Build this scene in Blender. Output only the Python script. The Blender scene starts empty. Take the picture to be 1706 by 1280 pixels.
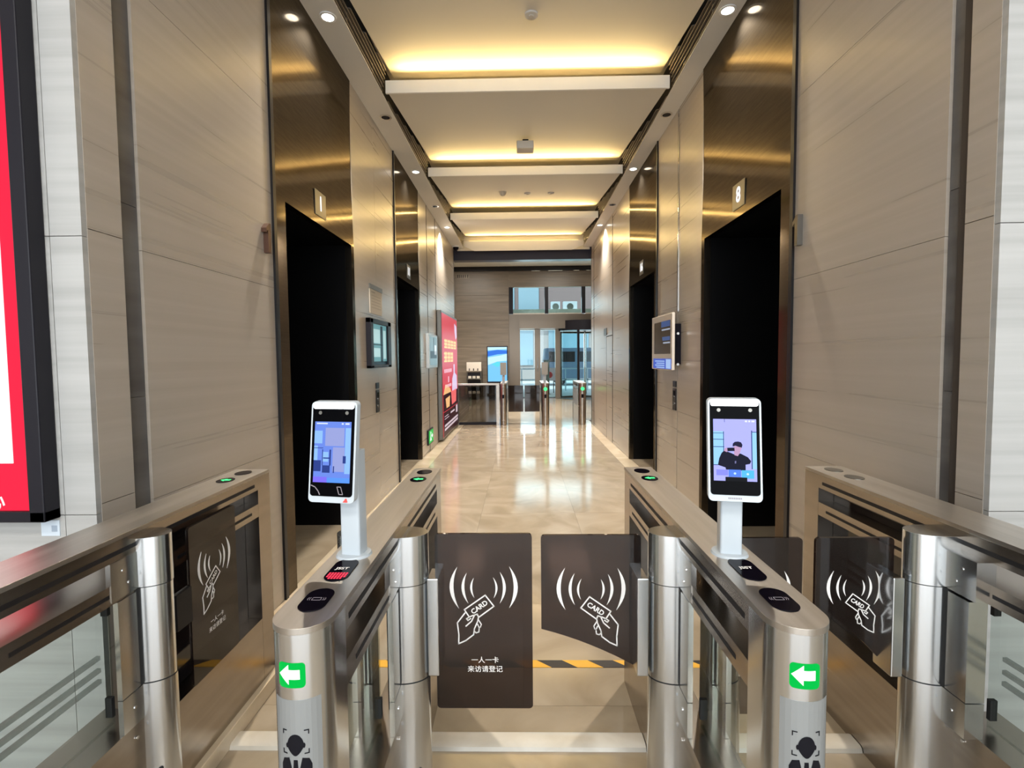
import bpy, bmesh, math, random
from mathutils import Vector, Matrix
from mathutils.geometry import tessellate_polygon
random.seed(7)
PI = math.pi
S = bpy.context.scene
COL = S.collection

# ------------------------------------------------------------------ camera
R = (0.99979645, 0.00849847, -0.01829867)
D = (0.01782986, 0.05230092, 0.99847219)
U = (-0.00944253, 0.99859521, -0.05213875)
cam_d = bpy.data.cameras.new('camera'); cam = bpy.data.objects.new('camera', cam_d); COL.objects.link(cam)
rot = Matrix(((R[0], R[1], -R[2]), (D[0], D[1], -D[2]), (U[0], U[1], -U[2])))
cam.matrix_world = Matrix.Translation((0, 0, 1.5)) @ rot.to_4x4()
cam_d.sensor_width = 36.0; cam_d.lens = 36.0 * 840 / 1706
cam_d.clip_start = 0.02; cam_d.clip_end = 300
S.camera = cam

# ------------------------------------------------------------------ world, lights, exposure
w = bpy.data.worlds.new('world'); S.world = w; w.use_nodes = True
bg = w.node_tree.nodes['Background']
bg.inputs[0].default_value = (0.80, 0.90, 1.0, 1); bg.inputs[1].default_value = 1.4

def area(name, loc, direction, sx, sy, power, color):
    l = bpy.data.lights.new(name, 'AREA'); l.shape = 'RECTANGLE'; l.size = sx; l.size_y = sy
    l.energy = power; l.color = color
    o = bpy.data.objects.new(name, l); COL.objects.link(o); o.location = loc
    o.rotation_euler = Vector(direction).to_track_quat('-Z', 'Y').to_euler()
    return o
def spot(name, loc, direction, power, color, size, blend=0.6, radius=0.03):
    l = bpy.data.lights.new(name, 'SPOT'); l.energy = power; l.color = color; l.spot_size = size; l.spot_blend = blend
    l.shadow_soft_size = radius
    o = bpy.data.objects.new(name, l); COL.objects.link(o); o.location = loc
    o.rotation_euler = Vector(direction).to_track_quat('-Z', 'Y').to_euler()
    return o
# daylight through the glazed street front behind the camera, and through the far entrance
area('daylight_street_front', (0, -5.6, 2.1), (0, 1, -0.05), 8.0, 3.4, 130, (0.90, 0.96, 1.0))
area('daylight_far_entrance', (1.4, 18.9, 2.4), (0, -1, -0.1), 3.2, 2.6, 45, (0.88, 0.96, 1.0))
sl = bpy.data.lights.new('sun', 'SUN'); sl.energy = 2.2; sl.angle = 0.02; sl.color = (1.0, 0.97, 0.92)
so_ = bpy.data.objects.new('sun', sl); COL.objects.link(so_); so_.rotation_euler = Vector((0.25, 0.45, -0.86)).to_track_quat('-Z', 'Y').to_euler()
for xx in (-1.8, 1.4):
    area('far_lobby_fill', (xx, 14.8, 4.72), (0, 0, -1), 1.2, 3.0, 60, (1.0, 0.95, 0.86))  # unseen fill, added to brighten the far lobby wall
# unseen area fills added behind the camera for more ambient light
for yy in (-3.6, -1.2):
    area('rear_lobby_fill', (0, yy, 3.9), (0, 0, -1), 4.5, 0.5, 60, (1.0, 0.96, 0.9))
WARM = (1.0, 0.69, 0.26)
BEAMS = [2.63, 4.76, 6.89, 9.02, 11.15]
for b in BEAMS[1:]:
    area('cove_strip', (0.075, b + 0.075, 4.075), (0, -0.92, 0.39), 2.4, 0.03, 15, WARM)
NEUTRAL = (1.0, 0.92, 0.80)
DL_LIT = [(-1.355, 3.70), (-1.355, 6.70), (-1.355, 9.5), (1.48, 3.72), (1.48, 6.72), (1.48, 9.5)]
DL_OFF = [(-1.345, 5.2), (-1.355, 8.2), (1.49, 5.25), (1.485, 8.25)]
for (x, y) in DL_LIT:
    spot('downlight_beam', (x, y, 3.925), (0, 0, -1), 230, NEUTRAL, 1.9, 0.9, 0.03)
# spots added to brighten the lobby beyond, without any fixtures
for (x, y) in ((-1.6, 13.2), (0.2, 13.2), (1.6, 13.2), (-1.6, 15.8), (0.2, 15.8)):
    spot('lobby_fill_spot', (x, y, 4.6), (0, 0, -1), 260, NEUTRAL, 1.9, 0.7, 0.05)

vs = S.view_settings
S.display_settings.display_device = 'sRGB'
vs.view_transform = 'Standard'; vs.look = 'None'; vs.gamma = 1.0; vs.use_curve_mapping = False
vs.exposure = 1.0
try:
    S.cycles.use_denoising = True
    S.cycles.max_bounces = 10; S.cycles.glossy_bounces = 6; S.cycles.transparent_max_bounces = 16
    S.cycles.sample_clamp_indirect = 6.0
    S.cycles.caustics_reflective = False; S.cycles.caustics_refractive = False
except Exception:
    pass

# ------------------------------------------------------------------ materials
def mat(name, color, rough=0.5, metal=0.0, spec=0.5, coat=0.0, alpha=None):
    m = bpy.data.materials.new(name); m.use_nodes = True
    p = m.node_tree.nodes['Principled BSDF']
    p.inputs['Base Color'].default_value = (*color, 1); p.inputs['Roughness'].default_value = rough
    p.inputs['Metallic'].default_value = metal; p.inputs['Specular IOR Level'].default_value = spec
    p.inputs['Coat Weight'].default_value = coat
    return m
def nodes(m): return m.node_tree.nodes, m.node_tree.links, m.node_tree.nodes['Principled BSDF']
def emit(name, color, strength):
    m = bpy.data.materials.new(name); m.use_nodes = True
    p = m.node_tree.nodes['Principled BSDF']
    p.inputs['Base Color'].default_value = (*[c * 0.12 for c in color], 1); p.inputs['Roughness'].default_value = 0.3; p.inputs['Specular IOR Level'].default_value = 0.05
    p.inputs['Emission Color'].default_value = (*color, 1); p.inputs['Emission Strength'].default_value = strength * 0.52
    return m
def srgb(r, g, b):
    f = lambda c: (c / 255 / 12.92) if c <= 10 else (((c / 255) + 0.055) / 1.055) ** 2.4
    return (f(r), f(g), f(b))
def vary(m, scale, stops, stretch=(1, 1, 1), detail=6, rough_range=None, dist=0.0, rnd=True, bump=0.0):
    """colour (and roughness) driven by stretched noise in object space, shifted per object"""
    N, L, p = nodes(m)
    tc = N.new('ShaderNodeTexCoord'); mp = N.new('ShaderNodeMapping'); no = N.new('ShaderNodeTexNoise'); cr = N.new('ShaderNodeValToRGB')
    mp.inputs['Scale'].default_value = stretch
    no.inputs['Scale'].default_value = scale; no.inputs['Detail'].default_value = detail; no.inputs['Distortion'].default_value = dist
    L.new(tc.outputs['Object'], mp.inputs['Vector'])
    if rnd:
        oi = N.new('ShaderNodeObjectInfo'); ml = N.new('ShaderNodeMath'); ml.operation = 'MULTIPLY'; ml.inputs[1].default_value = 37.0
        L.new(oi.outputs['Random'], ml.inputs[0]); L.new(ml.outputs[0], mp.inputs['Location'])
    L.new(mp.outputs['Vector'], no.inputs['Vector'])
    e = cr.color_ramp.elements
    while len(e) < len(stops): e.new(0.5)
    for k, (pos, c) in enumerate(stops): e[k].position = pos; e[k].color = (*c, 1)
    L.new(no.outputs['Fac'], cr.inputs['Fac']); L.new(cr.outputs['Color'], p.inputs['Base Color'])
    if rough_range:
        mr = N.new('ShaderNodeMapRange'); mr.inputs['To Min'].default_value = rough_range[0]; mr.inputs['To Max'].default_value = rough_range[1]
        L.new(no.outputs['Fac'], mr.inputs['Value']); L.new(mr.outputs['Result'], p.inputs['Roughness'])
    if bump:
        bp = N.new('ShaderNodeBump'); bp.inputs['Strength'].default_value = bump; bp.inputs['Distance'].default_value = 0.002
        L.new(no.outputs['Fac'], bp.inputs['Height']); L.new(bp.outputs['Normal'], p.inputs['Normal'])
    return m

M = {}
M['stone'] = vary(mat('wood_grain_marble', (0.34, 0.29, 0.23), 0.3), 3.0,
                  [(0.2, (0.40, 0.353, 0.298)), (0.45, (0.43, 0.38, 0.325)), (0.62, (0.45, 0.40, 0.345)), (0.8, (0.48, 0.43, 0.375))],
                  (0.12, 0.12, 9.0), 3, (0.24, 0.34), 0.0)
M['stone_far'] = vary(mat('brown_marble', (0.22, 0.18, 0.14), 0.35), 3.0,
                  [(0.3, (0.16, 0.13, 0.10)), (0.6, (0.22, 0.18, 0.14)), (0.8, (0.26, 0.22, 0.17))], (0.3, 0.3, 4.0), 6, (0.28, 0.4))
M['stone_front'] = vary(mat('daylit_grain_marble', (0.45, 0.45, 0.43), 0.35), 3.0,  # corridor marble made greyer: cool daylight on the front faces put into the colour
                  [(0.25, (0.36, 0.36, 0.35)), (0.5, (0.43, 0.43, 0.42)), (0.75, (0.48, 0.48, 0.47))], (0.25, 0.25, 9.0), 4, (0.28, 0.4), 0.1)
M['groove'] = mat('dark_joint', (0.06, 0.05, 0.045), 0.7)  # dark backing that shows in the joints between panels and tiles
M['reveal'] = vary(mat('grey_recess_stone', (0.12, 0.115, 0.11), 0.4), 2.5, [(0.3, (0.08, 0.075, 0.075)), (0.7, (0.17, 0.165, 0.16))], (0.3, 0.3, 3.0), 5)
M['floor'] = vary(mat('polished_floor_marble', (0.40, 0.31, 0.20), 0.1, 0, 0.6), 2.2,
                  [(0.28, (0.27, 0.215, 0.15)), (0.5, (0.335, 0.275, 0.20)), (0.72, (0.40, 0.335, 0.255))], (1, 1, 1), 8, (0.07, 0.14), 1.2)
M['floor_border'] = vary(mat('cream_border_marble', (0.55, 0.46, 0.33), 0.14), 3, [(0.3, (0.48, 0.39, 0.27)), (0.7, (0.62, 0.53, 0.40))], (1, 1, 1), 6, None, 0.6)
M['threshold'] = vary(mat('pale_threshold_stone', (0.62, 0.58, 0.5), 0.22), 4, [(0.3, (0.52, 0.47, 0.39)), (0.7, (0.70, 0.66, 0.58))], (1, 1, 1), 5, None, 0.5)
M['paint'] = mat('ceiling_paint', (0.68, 0.66, 0.62), 0.75)
M['paint_white'] = mat('white_lip_paint', (0.80, 0.79, 0.77), 0.6)
M['louvre'] = mat('dark_louvre', (0.16, 0.135, 0.11), 0.45)
M['louvre_back'] = mat('louvre_cavity', (0.012, 0.010, 0.009), 0.8)
M['bronze'] = vary(mat('brushed_bronze_steel', (0.20, 0.16, 0.12), 0.2, 1.0), 6,
                   [(0.3, (0.118, 0.099, 0.077)), (0.7, (0.150, 0.127, 0.099))], (1, 1, 14.0), 5)
def two_lobe(m, rough1, rough2, fac):
    N, L, p = nodes(m); out = N['Material Output']
    p2 = N.new('ShaderNodeBsdfGlossy'); p2.inputs['Roughness'].default_value = rough2; mx = N.new('ShaderNodeMixShader'); mx.inputs[0].default_value = fac
    src = p.inputs['Base Color'].links[0].from_socket; L.new(src, p2.inputs['Color'])
    p1 = N.new('ShaderNodeBsdfGlossy'); p1.inputs['Roughness'].default_value = rough1; L.new(src, p1.inputs['Color'])
    L.new(p1.outputs[0], mx.inputs[1]); L.new(p2.outputs[0], mx.inputs[2]); L.new(mx.outputs[0], out.inputs['Surface'])
two_lobe(M['bronze'], 0.10, 0.36, 0.2)
M['bronze_dark'] = mat('dark_bronze_steel', (0.012, 0.011, 0.012), 0.3, 0.0, 0.3)
M['black'] = mat('black_lift_lining', (0.0035, 0.0035, 0.004), 0.35, 0.0, 0.15)
M['steel'] = vary(mat('brushed_steel', (0.56, 0.53, 0.49), 0.25, 1.0), 7,
                  [(0.3, (0.60, 0.625, 0.645)), (0.7, (0.68, 0.705, 0.725))], (1, 1, 0.15), 4, (0.15, 0.24))
M['steel_top'] = vary(mat('brushed_top_steel', (0.50, 0.46, 0.41), 0.3, 1.0), 9,
                  [(0.3, (0.46, 0.425, 0.38)), (0.7, (0.55, 0.51, 0.465))], (6, 0.2, 1), 4, (0.32, 0.42))
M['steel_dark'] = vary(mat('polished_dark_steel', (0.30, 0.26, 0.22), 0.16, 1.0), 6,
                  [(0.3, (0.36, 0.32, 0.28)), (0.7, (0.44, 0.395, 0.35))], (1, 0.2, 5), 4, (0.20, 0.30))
M['slot'] = mat('black_slot', (0.004, 0.003, 0.004), 0.6)
M['gap'] = mat('seam_black', (0.01, 0.01, 0.01), 0.7)
M['screw'] = mat('screw_steel', (0.75, 0.74, 0.72), 0.2, 1.0)
M['leaf'] = mat('smoked_leaf', (0.018, 0.012, 0.010), 0.12, 0, 0.45)
M['white_print'] = mat('white_print', (0.78, 0.76, 0.74), 0.5)
M['black_print'] = mat('black_print', (0.004, 0.004, 0.007), 0.6, 0, 0.15)
M['film'] = mat('grey_film', (0.26, 0.275, 0.28), 0.32, 0.3)
M['black_gloss'] = mat('black_gloss_plastic', (0.004, 0.003, 0.006), 0.12, 0, 0.08)
M['screen_black'] = mat('screen_black', (0.001, 0.001, 0.0015), 0.25, 0, 0.03)
M['grey_print'] = mat('grey_print', (0.25, 0.22, 0.25), 0.5)
M['white_plastic'] = mat('white_plastic', (0.46, 0.51, 0.55), 0.3)
M['red_plastic'] = mat('red_logo', (0.65, 0.06, 0.05), 0.4)
M['dark_glass'] = mat('dark_glass', (0.02, 0.018, 0.02), 0.08, 0, 0.6)
M['green'] = emit('green_light', (0.0, 0.55, 0.07), 0.85)
M['green_hot'] = emit('green_led', (0.05, 1.0, 0.2), 2.2)
M['white_hot'] = emit('white_led', (0.93, 0.97, 1.0), 9.0)
M['arrow_white'] = emit('arrow_white', (0.95, 1.0, 0.96), 1.6)
M['lamp'] = emit('lamp_white', (1.0, 0.97, 0.9), 14.0)
M['red_led'] = emit('red_led', (1.0, 0.05, 0.10), 1.2)
M['digit'] = emit('digit_white', (0.95, 0.97, 1.0), 1.6)
M['yellow'] = mat('yellow_tape', (0.72, 0.38, 0.03), 0.4)
M['tape_black'] = mat('black_tape', (0.012, 0.010, 0.012), 0.4)
M['chrome'] = mat('chrome', (0.75, 0.73, 0.70), 0.12, 1.0)
M['grey_metal'] = mat('grey_metal', (0.20, 0.19, 0.17), 0.35, 1.0)
M['frame_dark'] = mat('dark_frame', (0.014, 0.013, 0.018), 0.4, 0, 0.2)
M['brown_metal'] = mat('brown_door_metal', (0.20, 0.165, 0.13), 0.3, 0.8)
M['cream_box'] = mat('cream_box', (0.66, 0.60, 0.54), 0.4)
M['paper'] = mat('paper', (0.60, 0.56, 0.49), 0.7)

def glass(name, tint, refl=1.0, rough=0.02, opacity=0.0, body=(0.02, 0.02, 0.02)):
    m = bpy.data.materials.new(name); m.use_nodes = True
    N, L = m.node_tree.nodes, m.node_tree.links
    for n in list(N): N.remove(n)
    out = N.new('ShaderNodeOutputMaterial'); tr = N.new('ShaderNodeBsdfTransparent'); gl = N.new('ShaderNodeBsdfGlossy')
    fr = N.new('ShaderNodeFresnel'); mx = N.new('ShaderNodeMixShader')
    tr.inputs['Color'].default_value = (*tint, 1); gl.inputs['Roughness'].default_value = rough
    gl.inputs['Color'].default_value = (refl, refl, refl, 1); fr.inputs['IOR'].default_value = 1.45
    ge = N.new('ShaderNodeNewGeometry'); iv = N.new('ShaderNodeMath'); iv.operation = 'SUBTRACT'; iv.inputs[0].default_value = 1.0
    ml = N.new('ShaderNodeMath'); ml.operation = 'MULTIPLY'
    L.new(ge.outputs['Backfacing'], iv.inputs[1]); L.new(fr.outputs[0], ml.inputs[0]); L.new(iv.outputs[0], ml.inputs[1])   # one reflection per pane, at its front face
    L.new(ml.outputs[0], mx.inputs[0]); L.new(gl.outputs[0], mx.inputs[2])
    if opacity:
        df = N.new('ShaderNodeBsdfDiffuse'); df.inputs['Color'].default_value = (*body, 1); m2 = N.new('ShaderNodeMixShader')
        m2.inputs[0].default_value = opacity; L.new(tr.outputs[0], m2.inputs[1]); L.new(df.outputs[0], m2.inputs[2]); L.new(m2.outputs[0], mx.inputs[1])
    else:
        L.new(tr.outputs[0], mx.inputs[1])
    L.new(mx.outputs[0], out.inputs['Surface'])
    return m
M['glass'] = glass('clear_glass', (0.86, 0.90, 0.88))
M['glass_frost'] = glass('frosted_stripe', (0.7, 0.72, 0.7), 0.6, 0.3, 0.25, (0.4, 0.42, 0.41))
M['glass_smoke'] = glass('smoked_glass', (0.42, 0.40, 0.38))
M['leaf'] = glass('smoked_acrylic', (0.30, 0.24, 0.22), 1.0, 0.03, 0.35, (0.02, 0.013, 0.011))
M['glass_blue'] = glass('entrance_glass', (0.80, 0.93, 0.95))

# ------------------------------------------------------------------ mesh helpers
class MB:
    def __init__(s): s.v = []; s.f = []
    def add(s, vs, fs):
        o = len(s.v); s.v += [tuple(p) for p in vs]; s.f += [tuple(i + o for i in f) for f in fs]; return s
    def box(s, x0, x1, y0, y1, z0, z1):
        if x0 > x1: x0, x1 = x1, x0
        if y0 > y1: y0, y1 = y1, y0
        if z0 > z1: z0, z1 = z1, z0
        return s.add([(x0, y0, z0), (x1, y0, z0), (x1, y1, z0), (x0, y1, z0), (x0, y0, z1), (x1, y0, z1), (x1, y1, z1), (x0, y1, z1)],
                     [(3, 2, 1, 0), (4, 5, 6, 7), (0, 1, 5, 4), (1, 2, 6, 5), (2, 3, 7, 6), (3, 0, 4, 7)])
    def prism(s, poly, fn, a, b):
        """poly: 2-D outline; fn(u, v, h) -> point; extruded from h=a to h=b"""
        n = len(poly)
        tri = tessellate_polygon([[Vector((p[0], p[1], 0)) for p in poly]])
        vs = [fn(u, v, a) for u, v in poly] + [fn(u, v, b) for u, v in poly]
        fs = [tuple(t) for t in tri] + [tuple(i + n for i in reversed(t)) for t in tri]
        fs += [(i, (i + 1) % n, (i + 1) % n + n, i + n) for i in range(n)]
        return s.add(vs, fs)
    def planz(s, poly, z0, z1): return s.prism(poly, lambda u, v, h: (u, v, h), z0, z1)
    def cyl(s, c, r, h, axis='z', n=20, r2=None):
        r2 = r if r2 is None else r2
        ax = {'x': lambda a, b, t: (c[0] + t, c[1] + a, c[2] + b), 'y': lambda a, b, t: (c[0] + a, c[1] + t, c[2] + b), 'z': lambda a, b, t: (c[0] + a, c[1] + b, c[2] + t)}[axis]
        vs = [ax(r * math.cos(2 * PI * i / n), r * math.sin(2 * PI * i / n), 0) for i in range(n)] + [ax(r2 * math.cos(2 * PI * i / n), r2 * math.sin(2 * PI * i / n), h) for i in range(n)]
        fs = [tuple(range(n - 1, -1, -1)), tuple(range(n, 2 * n))] + [(i, (i + 1) % n, (i + 1) % n + n, i + n) for i in range(n)]
        return s.add(vs, fs)
    def dome(s, c, r, n=16, m=5, down=True):
        sg = -1 if down else 1
        vs = []; fs = []
        for j in range(m):
            a = PI / 2 * j / m
            for i in range(n): vs.append((c[0] + r * math.cos(a) * math.cos(2 * PI * i / n), c[1] + r * math.cos(a) * math.sin(2 * PI * i / n), c[2] + sg * r * math.sin(a)))
        vs.append((c[0], c[1], c[2] + sg * r)); t = len(vs) - 1
        for j in range(m - 1):
            for i in range(n): fs.append((j * n + i, j * n + (i + 1) % n, (j + 1) * n + (i + 1) % n, (j + 1) * n + i))
        for i in range(n): fs.append(((m - 1) * n + i, (m - 1) * n + (i + 1) % n, t))
        fs.append(tuple(range(n - 1, -1, -1)))
        return s.add(vs, fs)
    def ring(s, c, r0, r1, z0, z1, n=24):
        vs = []; fs = []
        for (r, z) in ((r0, z0), (r1, z0), (r1, z1), (r0, z1)):
            vs += [(c[0] + r * math.cos(2 * PI * i / n), c[1] + r * math.sin(2 * PI * i / n), z) for i in range(n)]
        for k in range(4):
            for i in range(n): fs.append((k * n + i, k * n + (i + 1) % n, ((k + 1) % 4) * n + (i + 1) % n, ((k + 1) % 4) * n + i))
        return s.add(vs, fs)
    def stroke(s, pts, wd, fn, a, b, closed=False):
        """a drawn line of width wd following pts, as thin raised print"""
        q = list(pts) + ([pts[0]] if closed else [])
        for (p0, p1) in zip(q[:-1], q[1:]):
            dx, dy = p1[0] - p0[0], p1[1] - p0[1]; l = math.hypot(dx, dy) or 1e-6
            nx, ny = -dy / l * wd / 2, dx / l * wd / 2; ex, ey = dx / l * wd / 3, dy / l * wd / 3
            s.prism([(p0[0] - ex + nx, p0[1] - ey + ny), (p0[0] - ex - nx, p0[1] - ey - ny), (p1[0] + ex - nx, p1[1] + ey - ny), (p1[0] + ex + nx, p1[1] + ey + ny)], fn, a, b)
        return s

ORG = {}
PRINT = ('picture_', 'poster_yellow', 'poster_pink', 'poster_small', 'poster_dishes', 'poster_bottle', 'camera_lenses', 'status_bar', 'printed_lines', 'screen_', 'card_print', 'card_tap', 'card_lettering', 'rule_lettering', 'printed_letters', 'board_lettering', 'maker_mark', 'button_marks', 'glass_print', 'side_slots', 'frosted_', 'suited_', 'card_symbol', 'running_', 'indicator_digits')
def finish(me, smooth):
    bm = bmesh.new(); bm.from_mesh(me); bmesh.ops.recalc_face_normals(bm, faces=bm.faces); bm.to_mesh(me); bm.free()
    if smooth:
        for p in me.polygons: p.use_smooth = True
        me.set_sharp_from_angle(angle=math.radians(32))
def obj(name, mb, m, parent=None, smooth=False, bevel=0.0, org=None, label=None):
    if parent is not None: o_ = ORG.get(parent.name, (0, 0, 0))
    else:
        o_ = org if org is not None else (0, 0, 0)
    me = bpy.data.meshes.new(name)
    me.from_pydata([(x - o_[0], y - o_[1], z - o_[2]) for x, y, z in mb.v], [], mb.f); me.update()
    finish(me, smooth)
    me.materials.append(M[m] if isinstance(m, str) else m)
    o = bpy.data.objects.new(name, me); COL.objects.link(o)
    if parent is not None: o.parent = parent
    else: o.location = o_
    ORG[o.name] = o_
    if bevel:
        bv = o.modifiers.new('bevel', 'BEVEL'); bv.width = bevel; bv.segments = 2; bv.limit_method = 'ANGLE'; bv.angle_limit = math.radians(40)
    if label: o['label'] = label
    if name.startswith(PRINT): o['kind'] = 'stuff'
    return o
def tag(o, label, cat, group=None):
    o['label'] = label; o['category'] = cat
    if group: o['group'] = group
    return o
def thing(name, label, cat, loc, group=None, rot=None):
    o = bpy.data.objects.new(name, None); COL.objects.link(o); o.location = loc; o.empty_display_size = 0.05
    ORG[o.name] = loc
    if rot is not None: o.rotation_euler = rot; ORG[o.name] = (0, 0, 0)
    return tag(o, label, cat, group)
def struct(name, mb, m, parent=None, **k):
    o = obj(name, mb, m, parent, **k)
    if parent is None: o['kind'] = 'structure'
    return o
def text2d(s, size, bold=0.0):
    """outline triangles of a word, centred on the origin, in the x-y plane"""
    c = bpy.data.curves.new('lettering', 'FONT'); c.body = s; c.size = size; c.align_x = 'CENTER'; c.align_y = 'CENTER'; c.offset = bold * size; c.resolution_u = 3
    o = bpy.data.objects.new('lettering', c); COL.objects.link(o)
    dg = bpy.context.evaluated_depsgraph_get(); me = bpy.data.meshes.new_from_object(o.evaluated_get(dg))
    v = [(p.co.x, p.co.y) for p in me.vertices]; f = [tuple(p.vertices) for p in me.polygons]
    bpy.data.objects.remove(o); bpy.data.curves.remove(c); bpy.data.meshes.remove(me)
    return v, f
def text(mb, s, size, fn, h, bold=0.0, ang=0.0, at=(0, 0)):
    v, f = text2d(s, size, bold); ca, sa = math.cos(ang), math.sin(ang)
    return mb.add([fn(at[0] + x * ca - y * sa, at[1] + x * sa + y * ca, h) for x, y in v], f)
def rrect(x0, x1, y0, y1, r, n=5):
    p = []
    for (cx, cy, a0) in ((x1 - r, y1 - r, 0), (x0 + r, y1 - r, 90), (x0 + r, y0 + r, 180), (x1 - r, y0 + r, 270)):
        for k in range(n + 1):
            a = math.radians(a0 + 90 * k / n); p.append((cx + r * math.cos(a), cy + r * math.sin(a)))
    return p
def ell(cx, cy, rx, ry, n=20): return [(cx + rx * math.cos(2 * PI * i / n), cy + ry * math.sin(2 * PI * i / n)) for i in range(n)]

XL, XR, YE = -1.49, 1.58, 11.3       # corridor walls, corridor end
ZB = 3.94                            # bulkhead soffit

# ------------------------------------------------------------------ floor
fl = struct('floor', MB().box(-4.6, 4.6, -6, 19.2, -0.12, -0.004), 'groove')
def tile(x0, x1, y0, y1, m='floor'):
    g = 0.0008
    obj('floor_tile', MB().box(x0 + g, x1 - g, y0 + g, y1 - g, -0.02, 0), m, fl)
ys = [1.2 + 0.9 * k for k in range(13)]
bxL, bxR = XL + 0.20, XR - 0.18
xs = [bxL, bxL + (bxR - bxL) / 3, bxL + 2 * (bxR - bxL) / 3, bxR]
for j in range(len(ys) - 1):
    for i in range(3): tile(xs[i], xs[i + 1], ys[j], ys[j + 1])
    if ys[j] > 2.0:
        tile(XL - 0.02, bxL, ys[j], ys[j + 1], 'floor_border'); tile(bxR, XR + 0.02, ys[j], ys[j + 1], 'floor_border')
    else:
        tile(XL, bxL, ys[j], ys[j + 1]); tile(bxR, XR, ys[j], ys[j + 1])
yb = ys[-1]
for j in range(4):
    for i in range(5): tile(-4.5 + 1.8 * i, -2.7 + 1.8 * i, yb + 1.6 * j, yb + 1.6 * (j + 1))
for j in range(6):
    for i in range(6): tile(-4.5 + 1.5 * i, -3.0 + 1.5 * i, 1.2 - 1.2 * (j + 1), 1.2 - 1.2 * j)
tile(-4.5, XL, 1.2, 1.7); tile(XR, 4.5, 1.2, 1.7)
st = MB()
prof = [(1.845, 0), (1.85, 0.014), (1.862, 0.02), (1.915, 0.02), (1.928, 0.014), (1.935, 0)]
for (a, c, nm) in ((-1.158, -0.489, 'left'), (-0.37, 0.463, 'centre'), (0.584, 1.273, 'right')):
    st = MB().prism(prof, lambda u, v, h: (h, u, v), a, c)
    tag(obj('threshold_strip', st, 'threshold', smooth=True, org=((a + c) / 2, 1.89, 0)), 'pale stone threshold strip across the floor of the %s gate lane' % nm, 'floor strip', 'threshold strips of the gate lanes')
struct('trim_6', MB().box(-1.40, -1.135, 1.60, 2.275, 0.0005, 0.07), 'floor_border', bevel=0.003)
# yellow-black warning tape
wt = thing('warning_tape', 'yellow and black striped warning tape on floor behind turnstiles', 'tape', (0.05, 2.395, 0))
x = -1.15; k = 0
while x < 1.24:
    x2 = x + 0.125
    sh = 0.035
    obj('yellow_block' if k % 2 else 'black_block', MB().prism([(x + sh, 2.367), (x2 + sh, 2.367), (x2 - sh, 2.425), (x - sh, 2.425)], lambda u, v, h: (u, v, h), 0.0005, 0.002), 'yellow' if k % 2 else 'tape_black', wt)
    x = x2; k += 1

# ------------------------------------------------------------------ walls
ROWS = [0.0, 0.942, 1.935, 2.955, 3.95]
def wall_side(name, X, sgn, segs, openings):
    mb = MB()
    for (a, b) in segs: mb.box(X + sgn * 0.03, X + sgn * 0.16, a, b, 0, 4.3)
    for (a, b) in openings: mb.box(X + sgn * 0.09, X + sgn * 0.16, a, b, 2.55, 4.3)
    return struct(name, mb, 'groove')
def panels(parent, X, sgn, cols, rows=ROWS, m='stone'):
    g = 0.0009
    for (a, b) in cols:
        for z0, z1 in zip(rows[:-1], rows[1:]):
            obj('stone_panel', MB().box(X, X + sgn * 0.031, a + g, b - g, z0 + g, z1 - g), m, parent)
E1L, E2L = (3.05, 4.53), (6.02, 7.46)
E1R, E2R = (2.97, 4.46), (5.88, 7.40)
wl = wall_side('wall_left', XL, -1, [(1.745, E1L[0]), (E1L[1], E2L[0]), (E2L[1], YE)], [E1L, E2L])
panels(wl, XL, -1, [(1.985, E1L[0]), (E1L[1], 5.23), (5.23, E2L[0]), (E2L[1], 8.1), (8.1, 8.9), (8.9, YE)])
wr = wall_side('wall_right', XR, 1, [(1.745, E1R[0]), (E1R[1], E2R[0]), (E2R[1], YE)], [E1R, E2R])
panels(wr, XR, 1, [(1.93, E1R[0]), (E1R[1], 5.115), (5.135, E2R[0]), (E2R[1], 8.72), (8.72, YE)])
# pilasters: side facing the corridor, and the recessed dark strip behind it
PIL = [0.0, 1.0, 1.955, 2.96, 3.95]
for (par, X, sgn, y1) in ((wl, XL, -1, 1.875), (wr, XR, 1, 1.832)):
    for z0, z1 in zip(PIL[:-1], PIL[1:]):
        obj('stone_panel', MB().box(X - sgn * 0.012, X + sgn * 0.03, 1.722, y1, z0 + 0.0014, z1 - 0.0014), 'stone', par)
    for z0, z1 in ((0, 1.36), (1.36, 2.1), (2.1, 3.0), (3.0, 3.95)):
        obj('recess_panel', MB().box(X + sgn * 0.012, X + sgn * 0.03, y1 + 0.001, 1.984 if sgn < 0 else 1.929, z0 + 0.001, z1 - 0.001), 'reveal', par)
# front faces (beside the corridor mouth, facing the lobby)
for (nm, sgn, x0, cols) in (('wall_front_left', -1, XL, [(0.012, -0.10), (-0.10, -1.3), (-1.3, -3.0)]), ('wall_front_right', 1, XR, [(0.012, -1.3), (-1.3, -3.0)])):
    xa, xb = x0, sgn * 4.6
    wf = struct(nm, MB().box(xa + sgn * 0.005, xb, 1.725, 1.88, 0, 4.2), 'groove')
    for (c0, c1) in cols:
        a, b = x0 - sgn * c0, x0 - sgn * c1
        if a > b: a, b = b, a
        rr = [0, 0.968, 1.925, 2.93, 3.95]
        for z0, z1 in zip(rr[:-1], rr[1:]):
            obj('stone_panel', MB().box(a + 0.0012, b - 0.0012, 1.70, 1.726, z0 + 0.0014, z1 - 0.0014), 'stone_front', wf)
# shell of the lobby behind the camera
struct('wall_lobby_left', MB().box(-4.75, -4.6, -6, 1.88, 0, 4.2), 'stone_front')
struct('wall_lobby_right', MB().box(4.6, 4.75, -6, 1.88, 0, 4.2), 'stone_front')

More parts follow.
